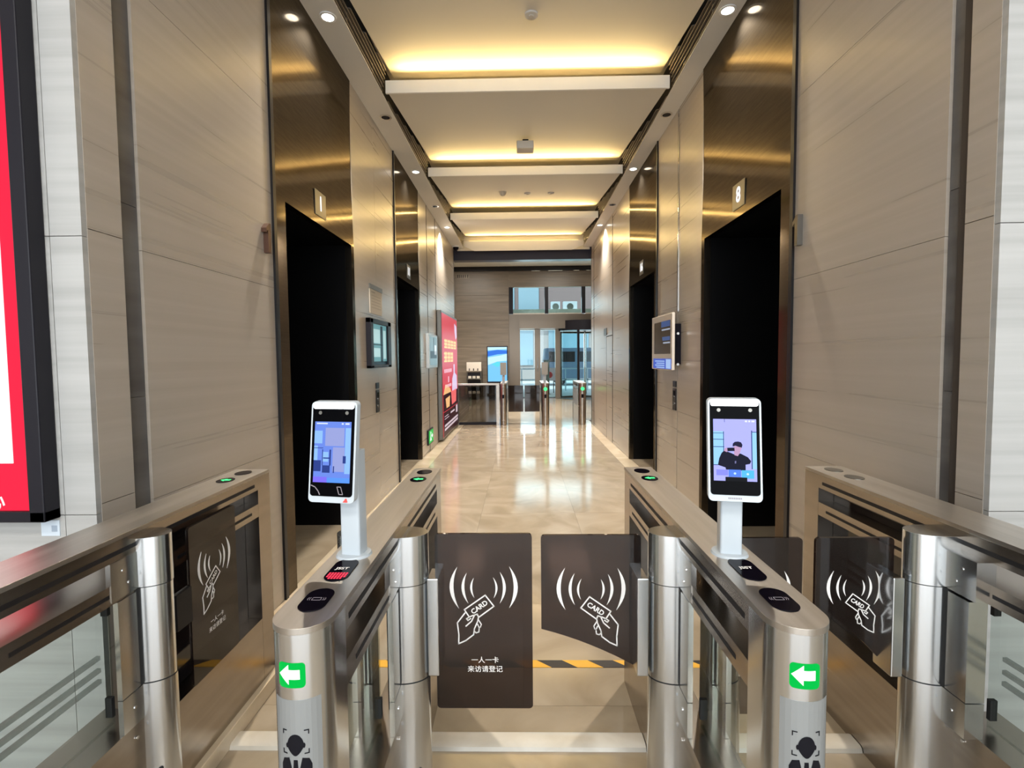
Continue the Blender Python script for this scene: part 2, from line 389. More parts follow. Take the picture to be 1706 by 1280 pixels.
# ------------------------------------------------------------------ ceiling
ce = struct('ceiling', MB().box(-4.75, 4.75, -6, 2.64, 3.95, 4.05), 'paint')
obj('tray_lid', MB().box(-1.75, 1.85, 2.6, 11.5, 4.32, 4.36), 'paint', ce)
GXL, GXR = -1.205, 1.355
for k, b in enumerate(BEAMS):
    nb = b + 2.13 if k < 4 else b + 0.001
    if k < 4:
        zf = lambda y, b=b: 3.952 + 0.108 * (y - b)
        y2 = nb + 0.24
        mb = MB().prism([(b + 0.005, zf(b)), (y2, zf(y2)), (y2, zf(y2) + 0.02), (b + 0.005, zf(b) + 0.02)], lambda u, v, h: (h, u, v), GXL, GXR)
        obj('tray_panel', mb, 'paint', ce)
        for (gx, sg, nm) in ((GXL, -1, 'left'), (GXR, 1, 'right')):
            gr = tag(obj('air_grille', MB().prism([(b + 0.03, 3.945), (nb - 0.005, 3.945), (nb - 0.005, zf(nb) + 0.01)], lambda u, v, h: (h, u, v), gx + sg * 0.08, gx + sg * 0.09), 'louvre_back', org=(gx, b + 1, 3.95)),
                     'dark louvre air grille beside %s ceiling strip, %s of four from the camera' % (nm, ('nearest', 'second', 'third', 'farthest')[k]), 'air grille', 'louvre air grilles along the ceiling tray')
            for j in range(6):
                z = 3.958 + 0.036 * j
                ys0 = max(b + 0.04, b + (z + 0.014 - 3.952) / 0.108)
                if ys0 < nb - 0.1:
                    lean = 0.046 * (1 - (z - 3.945) / 0.24)
                    obj('slat', MB().prism([(0.0, z), (0.0, z + 0.008), (0.028, z + 0.014), (0.028, z + 0.006)], lambda u, v, h, gx=gx, sg=sg, lean=lean: (gx + sg * (u + lean), h, v), ys0, nb - 0.006), 'louvre', gr)
            for q in (0.55, 0.85):
                yq = b + 2.13 * q
                obj('divider', MB().box(gx + sg * 0.046, gx + sg * 0.07, yq - 0.004, yq + 0.004, 3.95, zf(yq) - 0.004), 'louvre', gr)
    if k > 0 and k < 4:
        obj('cove_lip', MB().box(GXL - 0.02, GXR + 0.02, b - 0.01, b + 0.012, 3.942, 4.055), 'paint_white', ce)
        obj('cove_tray', MB().box(GXL, GXR, b + 0.012, b + 0.22, 3.985, 3.992), 'paint', ce)
# last lip, chamfered, at the corridor end
b = BEAMS[-1]
obj('cove_lip', MB().prism([(GXL - 0.02, 4.05), (GXR + 0.02, 4.05), (GXR + 0.02, 3.94), (GXR - 0.22, 3.84), (GXL + 0.2, 3.84), (GXL - 0.02, 3.94)], lambda u, v, h: (u, h, v), b - 0.01, b + 0.012), 'paint_white', ce)
obj('cove_tray', MB().box(GXL, GXR, b + 0.012, b + 0.16, 3.985, 3.992), 'paint', ce)
obj('tray_end', MB().box(GXL - 0.2, GXR + 0.2, b + 0.25, b + 0.28, 3.9, 4.33), 'paint', ce)
for (a, c, nm) in ((XL - 0.05, GXL - 0.05, 'left'), (GXR + 0.045, XR + 0.05, 'right')):
    obj('bulkhead', MB().box(a, c, 2.63, YE + 0.05, ZB, ZB + 0.008), 'paint', ce)
    obj('bulkhead_upstand', MB().box(GXL - 0.105 if nm == 'left' else GXR + 0.095, GXL - 0.095 if nm == 'left' else GXR + 0.105, 2.63, YE, ZB + 0.009, 4.33), 'louvre_back', ce)
# cove LED strips hidden behind the lips
for n_, b in enumerate(BEAMS[1:]):
    tag(obj('cove_light', MB().box(GXL + 0.08, GXR - 0.08, b + 0.05, b + 0.10, 4.055, 4.068), emit('cove_led', (1.0, 0.66, 0.22), 3.0), org=(0.07, b + 0.07, 4.055)),
        'warm light strip hidden behind the %s white ceiling lip from the camera' % ('nearest', 'second', 'third', 'last')[n_], 'light strip', 'cove light strips')
# downlights
order = ('nearest', 'second', 'third', 'fourth', 'farthest')
alld = sorted([(x, y, True) for x, y in DL_LIT] + [(x, y, False) for x, y in DL_OFF], key=lambda t: (t[0] > 0, t[1]))
for i, (x, y, lit) in enumerate(alld):
    t = thing('downlight', '%s recessed downlight in the %s ceiling strip, %s of five from the camera' % ('lit' if lit else 'unlit', 'left' if x < 0 else 'right', order[i % 5]), 'downlight', (x, y, ZB - 0.012), 'downlights along both ceiling strips')
    obj('trim_ring', MB().ring((x, y), 0.042, 0.058, ZB - 0.008, ZB, 24), 'paint_white' if lit else 'chrome', t, smooth=True)
    obj('lamp_face', MB().cyl((x, y, ZB - 0.004), 0.042, 0.003, 'z', 24), 'lamp' if lit else 'black_gloss', t)
# devices on the tray
t = thing('motion_sensor', 'white box sensor hanging from the ceiling tray', 'sensor', (0.07, 6.1, 4.0))
obj('mount_plate', MB().box(0.04, 0.11, 6.12, 6.2, 4.045, 4.085), 'black_gloss', t)
obj('housing', MB().box(-0.03, 0.17, 6.05, 6.22, 3.955, 4.045), 'paper', t, bevel=0.01)
t = thing('smoke_detector', 'dome shaped detector on the ceiling tray beyond the box sensor', 'smoke detector', (-0.26, 7.95, 4.05))
obj('base_ring', MB().cyl((-0.26, 7.95, 4.048), 0.06, 0.025), 'paper', t, smooth=True)
obj('dome', MB().dome((-0.26, 7.95, 4.05), 0.05), 'paper', t, smooth=True)
for (x, y, nm) in ((0.12, 8.05, 'small flat ceiling disc beside the dome detector'), (0.49, 8.05, 'small flat ceiling disc furthest from the dome detector'), (0.10, 3.95, 'small flat ceiling disc on the nearest ceiling panel')):
    z = 3.952 + 0.108 * (y - (6.89 if y > 7 else 2.63))
    t = thing('ceiling_disc', nm, 'ceiling disc', (x, y, z - 0.02))
    obj('plate', MB().cyl((x, y, z - 0.018), 0.05, 0.022, 'z', 24), 'paint', t, smooth=True)
    obj('centre_cap', MB().cyl((x, y, z - 0.026), 0.02, 0.01, 'z', 16), 'paper', t, smooth=True)
t = thing('dome_camera', 'dark dome camera under the left ceiling strip at corridor end', 'camera', (-1.40, 11.1, 3.87))
obj('base_ring', MB().cyl((-1.40, 11.1, 3.91), 0.075, 0.03), 'paint_white', t, smooth=True)
obj('dome', MB().dome((-1.40, 11.1, 3.91), 0.065), 'black_gloss', t, smooth=True)

# ------------------------------------------------------------------ lift entrances
def lift(X, sgn, y0, y1, jw, label, where, digits):
    """sgn: +1 right wall, -1 left wall; y0..y1 overall frame; jw near jamb width"""
    t = thing('elevator_entrance', label, 'elevator', (X + sgn * 0.3, (y0 + y1) / 2, 0), 'bronze elevator entrances')
    zo = 2.50; f = X - sgn * 0.006; oy0, oy1 = y0 + jw, y1 - 0.065
    obj('edge_trim', MB().box(X - sgn * 0.014, X + sgn * 0.05, y0, y0 + 0.035, 0, ZB), 'bronze_dark', t)
    obj('jamb', MB().box(f, X + sgn * 0.05, y0 + 0.036, oy0, 0, zo), 'bronze', t)
    obj('jamb', MB().box(f, X + sgn * 0.05, oy1, y1, 0, zo), 'bronze', t)
    # transom: one tall sheet, gently dished
    n = 14; vs = []; fs = []
    for i in range(n + 1):
        z = zo + (ZB - zo) * i / n
        d = 0.010 * math.sin(PI * i / n)
        for yy in (y0 + 0.036, y1): vs.append((f + sgn * d, yy, z))
    for i in range(n): fs.append((2 * i, 2 * i + 1, 2 * i + 3, 2 * i + 2))
    b = len(vs); vs += [(X + sgn * 0.05, y0 + 0.036, zo), (X + sgn * 0.05, y1, zo), (X + sgn * 0.05, y0 + 0.036, ZB), (X + sgn * 0.05, y1, ZB)]
    fs += [(b, b + 1, b + 3, b + 2), (0, 1, b + 1, b), (2 * n, 2 * n + 1, b + 3, b + 2)]
    tp = obj('transom_panel', MB().add(vs, fs), 'bronze', t, smooth=True)
    dp = 0.72
    obj('reveal', MB().box(X + sgn * 0.051, X + sgn * dp, oy1 + 0.001, y1, 0, zo + 0.05), 'black', t)
    obj('reveal', MB().box(X + sgn * 0.051, X + sgn * dp, y0, oy0 - 0.001, 0, zo + 0.05), 'black', t)
    obj('soffit', MB().box(X + sgn * 0.051, X + sgn * dp, y0, y1, zo + 0.002, zo + 0.06), 'black', t)
    mid = (oy0 + oy1) / 2
    for (a, c) in ((oy0, mid - 0.002), (mid + 0.002, oy1)):
        obj('door_panel', MB().box(X + sgn * (dp - 0.05), X + sgn * dp, a, c, 0.005, zo), 'black', t)
    obj('sill_plate', MB().box(X + sgn * 0.02, X + sgn * (dp - 0.05), oy0, oy1, -0.002, 0.001), 'floor', t)
    yd = y0 + (y1 - y0) * 0.50
    ip = obj('floor_indicator', MB().box(f - sgn * 0.004, f, yd - 0.10, yd + 0.10, 2.56, 2.74), 'grey_metal', t)
    fn = lambda u, v, h: (f - sgn * (0.004 + h), yd + sgn * -1 * u if sgn > 0 else yd + u, 2.65 + v)
    mb = MB(); text(mb, digits, 0.15, fn, 0.001, 0.02)
    ob = obj('indicator_digits', mb, 'digit', ip)
    if 'far' in where or True:
        pass
    return t
lift(XL, -1, E1L[0], E1L[1], 0.17, 'dark bronze elevator entrance on left wall, nearest the turnstiles', 'near', '1')
lift(XL, -1, E2L[0], E2L[1], 0.09, 'dark bronze elevator entrance on left wall before the red lightbox', 'far', '11')
lift(XR, 1, E1R[0], E1R[1], 0.15, 'dark bronze elevator entrance on right wall, behind the right face terminal', 'near', '8')
lift(XR, 1, E2R[0], E2R[1], 0.13, 'dark bronze elevator entrance on right wall beyond the white wall device', 'far', '16')
# wall numerals
def plane_left(y, z): return lambda u, v, h: (XL + h, y + u, z + v)      # reading from the corridor
def plane_right(y, z): return lambda u, v, h: (XR - h, y - u, z + v)
NUM = [(-0.012, -0.085), (0.018, -0.085), (0.018, 0.085), (0.0, 0.085), (-0.035, 0.052), (-0.035, 0.028), (-0.012, 0.045)]
tag(obj('wall_numeral', MB().prism(NUM, plane_left(2.955, 2.21), 0.0, 0.03), mat('brown_numeral', (0.12, 0.06, 0.04), 0.4, 0.6), org=(XL, 2.955, 2.12)), 'brown metal number 1 on left wall beside elevator frame', 'numeral')
tag(obj('wall_numeral', MB().prism(NUM, plane_right(2.905, 2.20), 0.0, 0.03), 'grey_metal', org=(XR, 2.905, 2.11)), 'grey metal number 1 on right wall beside elevator frame', 'numeral')

# ------------------------------------------------------------------ left wall fittings
t = thing('notice_holder', 'pale notice sheet in a clip holder above black wall screen', 'notice', (XL, 5.2, 1.95))
obj('clip_bar', MB().box(XL, XL + 0.012, 4.97, 5.42, 2.20, 2.245), 'grey_metal', t)
obj('sheet', MB().box(XL, XL + 0.006, 4.98, 5.41, 1.955, 2.20), 'paper', t)
mb = MB(); mb.box(XL + 0.006, XL + 0.0066, 5.03, 5.16, 2.165, 2.178)
for k in range(5): mb.box(XL + 0.006, XL + 0.0066, 5.03, 5.36, 2.135 - 0.03 * k, 2.141 - 0.03 * k)
obj('printed_lines', mb, mat('faint_print', (0.42, 0.39, 0.34), 0.7), t)
t = thing('wall_screen', 'black framed wall screen below pale notice on left wall', 'screen', (XL, 5.2, 1.40))
fy0, fy1, fz0, fz1 = 4.84, 5.60, 1.41, 1.90
mb = MB(); mb.box(XL, XL + 0.05, fy0, fy1, fz0, fz0 + 0.03); mb.box(XL, XL + 0.05, fy0, fy1, fz1 - 0.05, fz1); mb.box(XL, XL + 0.05, fy0, fy0 + 0.09, fz0, fz1); mb.box(XL, XL + 0.05, fy1 - 0.13, fy1, fz0, fz1)
obj('frame', mb, 'frame_dark', t, bevel=0.006)
scr = obj('panel', MB().box(XL + 0.01, XL + 0.03, fy0 + 0.08, fy1 - 0.12, fz0 + 0.02, fz1 - 0.04), emit('screen_teal', srgb(120, 180, 185), 0.55), t)
mb = MB(); mb.box(XL + 0.030, XL + 0.031, 5.24, 5.32, fz0 + 0.06, fz1 - 0.06); mb.box(XL + 0.030, XL + 0.031, fy0 + 0.09, 5.32, 1.64, 1.65); mb.box(XL + 0.030, XL + 0.031, fy0 + 0.09, fy1 - 0.13, fz0 + 0.03, fz0 + 0.065)
obj('picture_dark', mb, emit('screen_dark', srgb(25, 45, 55), 0.4), scr)
mb = MB(); mb.box(XL + 0.030, XL + 0.0305, fy0 + 0.10, 5.22, 1.66, 1.80); mb.box(XL + 0.030, XL + 0.0305, fy0 + 0.10, 5.22, 1.52, 1.61); mb.box(XL + 0.030, XL + 0.0305, 5.34, 5.44, 1.5, 1.80)
obj('picture_light', mb, emit('screen_light', srgb(190, 225, 225), 0.75), scr)
def call_panel(X, sgn, y, z0, z1, label):
    t = thing('call_panel', label, 'call panel', (X, y, z0))
    obj('plate', MB().box(X, X - sgn * 0.010, y - 0.055, y + 0.055, z0, z1 - 0.075), 'bronze_dark', t, bevel=0.003)
    obj('sign_plate', MB().box(X, X - sgn * 0.010, y - 0.05, y + 0.05, z1 - 0.06, z1), 'bronze_dark', t)
    for k in range(2): obj('button', MB().cyl((X - sgn * 0.010, y, z0 + 0.07 + 0.07 * k), 0.018, -sgn * 0.006, 'x', 16), 'chrome', t, smooth=True)
    obj('display', MB().box(X - sgn * 0.0102, X - sgn * 0.012, y - 0.03, y + 0.03, z1 - 0.16, z1 - 0.10), 'black_gloss', t)
call_panel(XL, -1, 5.175, 0.95, 1.255, 'dark call button plate on left wall under black wall screen')
call_panel(XR, 1, 5.20, 0.945, 1.245, 'dark call button plate on right wall under white wall device')
t = thing('wall_display', 'slim white framed display on left wall before the red lightbox', 'screen', (XL, 8.3, 1.34))
obj('frame', MB().box(XL, XL + 0.05, 7.9, 8.7, 1.345, 1.89), 'white_plastic', t, bevel=0.006)
s_ = obj('panel', MB().box(XL + 0.05, XL + 0.052, 7.98, 8.62, 1.39, 1.85), emit('display_grey', srgb(150, 175, 180), 0.6), t)
mb = MB(); mb.box(XL + 0.052, XL + 0.053, 8.0, 8.6, 1.50, 1.62); mb.box(XL + 0.052, XL + 0.053, 8.3, 8.36, 1.62, 1.84)
obj('picture_dark', mb, emit('display_dark', srgb(50, 60, 70), 0.5), s_)
mb = MB(); mb.box(XL + 0.052, XL + 0.053, 8.38, 8.56, 1.56, 1.72)
obj('picture_light', mb, emit('display_white', srgb(225, 235, 240), 0.9), s_)
t = thing('exit_sign', 'small green exit sign low on left wall', 'exit sign', (XL, 8.1, 0.1))
obj('case', MB().box(XL, XL + 0.025, 7.86, 8.30, 0.125, 0.365), 'frame_dark', t, bevel=0.004)
gp = obj('lit_panel', MB().box(XL + 0.025, XL + 0.027, 7.89, 8.27, 0.145, 0.345), 'green', t)
mb = MB(); fn = lambda u, v, h: (XL + 0.027 + h, 8.08 + u, 0.245 + v)
mb.prism(ell(-0.03, 0.06, 0.018, 0.018, 10), fn, 0, 0.001); mb.stroke([(-0.03, 0.035), (-0.04, -0.02), (-0.08, -0.06)], 0.025, fn, 0, 0.001); mb.stroke([(-0.04, -0.02), (0.0, -0.06)], 0.025, fn, 0, 0.001)
mb.prism([(0.05, 0.015), (0.1, 0.015), (0.1, 0.04), (0.15, 0), (0.1, -0.04), (0.1, -0.015), (0.05, -0.015)], fn, 0, 0.001)
obj('running_figure', mb, 'arrow_white', gp)

# red advertising lightbox on the left wall near the corridor end
py0, py1, pz0, pz1 = 8.96, 11.15, 0.03, 2.36
t = thing('poster_lightbox', 'tall red lit advertising lightbox on left wall near corridor end', 'lightbox', (XL, 10.05, 0.03))
obj('case', MB().box(XL, XL + 0.08, py0, py1, pz0, pz1), 'grey_metal', t, bevel=0.006)
PX = XL + 0.08
def pfn(u, v, h): return (PX + h, py0 + 0.04 + u * (py1 - py0 - 0.08), pz1 - 0.04 - v * (pz1 - pz0 - 0.08))
def pq(mb, u0, u1, v0, v1, h=0.004): mb.prism([(u0, v0), (u1, v0), (u1, v1), (u0, v1)], pfn, 0.001, h); return mb
red_m = emit('poster_red', srgb(215, 60, 75), 0.9)
N, L, p = nodes(red_m)
pf = obj('poster_face', pq(MB(), 0, 1, 0, 1, 0.003), red_m, t)
obj('poster_dark_band', pq(pq(MB(), 0.02, 1, 0.66, 0.80), 0.02, 1, 0.805, 1.0), emit('poster_dark', srgb(55, 20, 30), 0.7), pf)
mb = MB(); rg = random.Random(4)
for (u0, v0, nch, ch, cw) in ((0.12, 0.205, 4, 0.072, 0.19), (0.10, 0.31, 3, 0.085, 0.185)):
    for c in range(nch):
        a = u0 + c * (cw + 0.012)
        for q in range(3): pq(mb, a, a + cw * 0.92, v0 + ch * (0.1 + 0.38 * q), v0 + ch * (0.1 + 0.38 * q) + 0.013, 0.006)
        for q in range(2):
            uu = a + cw * (0.15 + 0.5 * q + 0.1 * rg.random()); pq(mb, uu, uu + 0.04, v0, v0 + ch, 0.006)
obj('poster_yellow_lettering', mb, emit('poster_yellow', srgb(250, 215, 150), 0.95), pf)
mb = MB()
for k in range(6): pq(mb, 0.10 + 0.08 * k, 0.155 + 0.08 * k, 0.455, 0.485, 0.006)
pq(mb, 0.32, 0.38, 0.52, 0.57, 0.006)
for k in range(5): pq(mb, 0.14 + 0.08 * k, 0.195 + 0.08 * k, 0.585, 0.61, 0.006)
obj('poster_pink_lettering', mb, emit('poster_pink', srgb(245, 190, 205), 0.9), pf)
mb = MB()
mb.prism([(0.70, 0.42), (0.78, 0.42), (0.78, 0.50), (0.92, 0.53), (0.95, 0.66), (0.58, 0.66), (0.60, 0.55), (0.70, 0.50)], pfn, 0.001, 0.006)
mb.prism([(0.80, 0.04), (0.95, 0.06), (0.97, 0.16), (0.88, 0.19), (0.82, 0.12)], pfn, 0.001, 0.006)
obj('poster_bottle', mb, emit('poster_bottle', srgb(225, 205, 235), 0.9), pf)
mb = MB(); mb.prism([(0.04, 0.66), (0.15, 0.58), (0.3, 0.60), (0.45, 0.63), (0.5, 0.66)], pfn, 0.001, 0.006)
mb.prism([(0.15, 0.70), (0.42, 0.69), (0.38, 0.78), (0.2, 0.78)], pfn, 0.001, 0.006)
obj('poster_dishes', mb, emit('poster_dish', srgb(245, 190, 130), 0.9), pf)
mb = MB(); mb.prism([(0.5, 0.66), (0.88, 0.65), (0.85, 0.77), (0.55, 0.78)], pfn, 0.001, 0.006)
obj('poster_cup', mb, emit('poster_cup', srgb(240, 110, 110), 0.9), pf)
mb = MB(); pq(mb, 0.45, 0.72, 0.835, 0.85, 0.006); pq(mb, 0.84, 0.95, 0.81, 0.88, 0.006); pq(mb, 0.08, 0.97, 0.91, 0.928, 0.006); pq(mb, 0.08, 0.97, 0.94, 0.958, 0.006); pq(mb, 0.08, 0.3, 0.84, 0.845, 0.006); pq(mb, 0.08, 0.35, 0.86, 0.865, 0.006)
obj('poster_small_print', mb, emit('poster_white', srgb(225, 205, 215), 0.8), pf)

# ------------------------------------------------------------------ right wall fittings
t = thing('wall_trim_strip', 'bright steel trim strip running down right wall to white device', 'trim strip', (XR, 5.125, 1.9))
obj('strip', MB().box(XR - 0.006, XR + 0.03, 5.116, 5.134, 1.95, 3.93), 'chrome', t)
obj('groove_edge', MB().box(XR - 0.0065, XR + 0.02, 5.134, 5.142, 1.95, 3.93), 'gap', t)
t = thing('wall_device', 'white wall mounted display device with blue card below screen', 'device', (XR, 5.35, 1.34))
xa = XR - 0.10
obj('bracket', MB().box(XR - 0.06, XR, 5.02, 5.7, 1.42, 1.82), 'black_gloss', t)
obj('case', MB().box(xa, xa + 0.03, 4.98, 5.74, 1.36, 1.93), 'cream_box', t, bevel=0.008)
obj('screen', MB().box(xa - 0.003, xa, 5.03, 5.63, 1.525, 1.86), mat('device_screen', (0.06, 0.05, 0.045), 0.12), t)
mb = MB(); fnR = lambda u, v, h: (xa - 0.003 - h, u, v)
mb.prism([(5.04, 1.80), (5.35, 1.80), (5.35, 1.86), (5.04, 1.86)], fnR, 0, 0.001); mb.prism([(5.04, 1.66), (5.30, 1.66), (5.32, 1.70), (5.04, 1.70)], fnR, 0, 0.001)
obj('screen_picture', mb, emit('device_blue', srgb(70, 95, 150), 0.6), t)
mb = MB(); mb.prism([(5.04, 1.765), (5.33, 1.765), (5.33, 1.78), (5.04, 1.78)], fnR, 0, 0.001); mb.prism([(5.04, 1.63), (5.28, 1.63), (5.28, 1.645), (5.04, 1.645)], fnR, 0, 0.001)
obj('screen_lines', mb, emit('device_pale', srgb(175, 185, 205), 0.7), t)
bc = obj('blue_card', MB().box(xa - 0.004, xa, 5.00, 5.66, 1.37, 1.475), emit('card_blue', srgb(70, 95, 205), 0.75), t)
mb = MB()
for k in range(4): mb.prism([(5.22, 1.455 - 0.022 * k), (5.22, 1.443 - 0.022 * k), (5.58 - 0.05 * (k % 2), 1.443 - 0.022 * k), (5.58 - 0.05 * (k % 2), 1.455 - 0.022 * k)], lambda u, v, h: (xa - 0.004 - h, u, v), 0, 0.001)
mb.prism([(5.005, 1.375), (5.17, 1.375), (5.17, 1.47), (5.005, 1.47)], lambda u, v, h: (xa - 0.004 - h, u, v), 0, 0.001)
obj('card_print', mb, emit('card_pale', srgb(170, 200, 250), 0.8), bc)
obj('side_knob', MB().cyl((xa + 0.05, 4.98, 1.72), 0.012, -0.03, 'y', 12), 'chrome', t, smooth=True)
obj('side_knob', MB().cyl((xa + 0.05, 4.98, 1.42), 0.012, -0.03, 'y', 12), 'chrome', t, smooth=True)
tag(obj('sign_plate', MB().box(XR - 0.012, XR, 9.32, 9.62, 1.90, 2.03), 'grey_metal', org=(XR, 9.45, 1.9), bevel=0.004), 'small dark sign plate high on far right wall', 'sign plate')
# flush service door in the right wall
d = struct('door_1', MB().box(XR - 0.003, XR + 0.004, 8.76, 9.34, 0.03, 1.86), 'stone')
mb = MB(); mb.box(XR - 0.004, XR + 0.01, 8.735, 8.755, 0, 3.9); mb.box(XR - 0.0035, XR + 0.004, 9.345, 9.36, 0.0, 1.88); mb.box(XR - 0.0035, XR + 0.004, 8.76, 9.36, 1.865, 1.88)
obj('door_gap', mb, 'gap', d)
mb = MB(); mb.box(XR - 0.004, XR + 0.01, 10.95, 10.97, 0, 3.9)
struct('trim_1', mb, 'gap')
mb = MB(); mb.box(XL - 0.01, XL + 0.004, 8.10, 8.115, 0, 3.93); mb.box(XL - 0.01, XL + 0.004, 8.895, 8.92, 0, 3.93)
struct('trim_2', mb, 'gap')

# ------------------------------------------------------------------ red advertising board at the left edge
t = thing('advertising_board', 'large red lit advertising board in black frame at left edge', 'advertising board', (-2.2, 1.66, 0.96))
ax0, ax1, az0, az1 = -2.9, -1.605, 0.96, 3.3
mb = MB(); fw_ = 0.053
mb.box(ax0, ax1, 1.64, 1.70, az0, az0 + 0.038); mb.box(ax0, ax1, 1.64, 1.70, az1 - fw_, az1); mb.box(ax0, ax0 + fw_, 1.64, 1.70, az0, az1); mb.box(ax1 - fw_, ax1, 1.64, 1.70, az0, az1)
obj('frame', mb, 'frame_dark', t, bevel=0.004)
fc = obj('face', MB().box(ax0 + fw_, ax1 - fw_, 1.655, 1.69, az0 + 0.038, az1 - fw_), emit('board_red', srgb(252, 40, 70), 1.0), t)
obj('white_panel', MB().box(ax0 + 0.2, -1.715, 1.652, 1.655, 1.16, 2.235), emit('board_white', (1.0, 0.97, 0.98), 1.15), fc)
mb = MB(); text(mb, '中心', 0.075, lambda u, v, h: (-1.825 + u, 1.654 - h, 1.03 + v), 0.0005, 0.01)
mb.box(-1.79, -1.772, 1.652, 1.655, 2.53, 2.62)
obj('board_lettering', mb, emit('board_letter', (1, 0.92, 0.94), 1.0), fc)
t = thing('wall_sticker', 'small pale sticker on stone below red advertising board', 'sticker', (-1.63, 1.70, 0.90))
obj('sheet', MB().box(-1.675, -1.61, 1.697, 1.70, 0.895, 0.95), mat('pale_blue_paper', (0.62, 0.70, 0.78), 0.6), t)
obj('printed_patch', MB().box(-1.638, -1.618, 1.6965, 1.697, 0.91, 0.932), mat('blue_grey_print', (0.36, 0.43, 0.52), 0.6), t)

# ------------------------------------------------------------------ turnstiles
HT = 1.0
def cres(mb, top, bot, so, si, fn):
    """crescent between two tips; so / si: bulge of outer and inner edge (x at mid height)"""
    n = 10; a = []; c = []
    for i in range(n + 1):
        q = i / n; bx = top[0] + (bot[0] - top[0]) * q; by = top[1] + (bot[1] - top[1]) * q; s = 4 * q * (1 - q); mx = (top[0] + bot[0]) / 2
        a.append((bx + (so - mx) * s, by)); c.append((bx + (si - mx) * s, by))
    mb.prism(a + c[-2:0:-1], fn, 0, 0.001)
def art(fn, mirror):
    """fn(u, v, h) with u, v in sketch units (x right, y down); mirror flips the drawing, not the word"""
    m = (lambda x: 676 - x) if mirror else (lambda x: x)
    sy = MB()
    for (t_, b_, so, si) in (((160, 300), (167, 582), 107, 133), ((222, 340), (230, 548), 186, 205), ((268, 375), (270, 510), 243, 257),
                             ((395, 372), (398, 512), 424, 411), ((440, 335), (438, 548), 479, 460), ((502, 298), (500, 580), 558, 531)):
        cres(sy, (m(t_[0]), t_[1]), (m(b_[0]), b_[1]), m(so), m(si), fn)
    st = lambda pts, wd=8, cl=False: sy.stroke([(m(a), b) for a, b in pts], wd, fn, 0, 0.001, cl)
    st([(262, 628), (235, 640), (203, 590), (342, 492), (399, 567), (300, 640)], 8)
    st([(207, 612), (155, 680), (164, 760), (162, 822), (210, 800), (262, 760), (268, 720), (290, 670), (296, 640), (288, 620), (270, 626), (250, 668), (212, 702)], 8)
    st([(236, 640), (216, 652), (226, 664), (244, 650)], 7)
    st([(296, 660), (314, 690), (308, 708), (298, 712)], 7)
    st([(290, 690), (300, 715), (297, 742), (278, 748), (266, 735)], 7)
    wd = MB(); ang = math.radians(-35 if not mirror else 33)
    v, f = text2d('CARD', 46, 0.025); ca, sa = math.cos(ang), math.sin(ang)
    cx, cy = m(303), 574
    wd.add([fn(cx + x * ca + y * sa, cy + x * sa - y * ca, 0.001) for x, y in v], f)
    return sy, wd

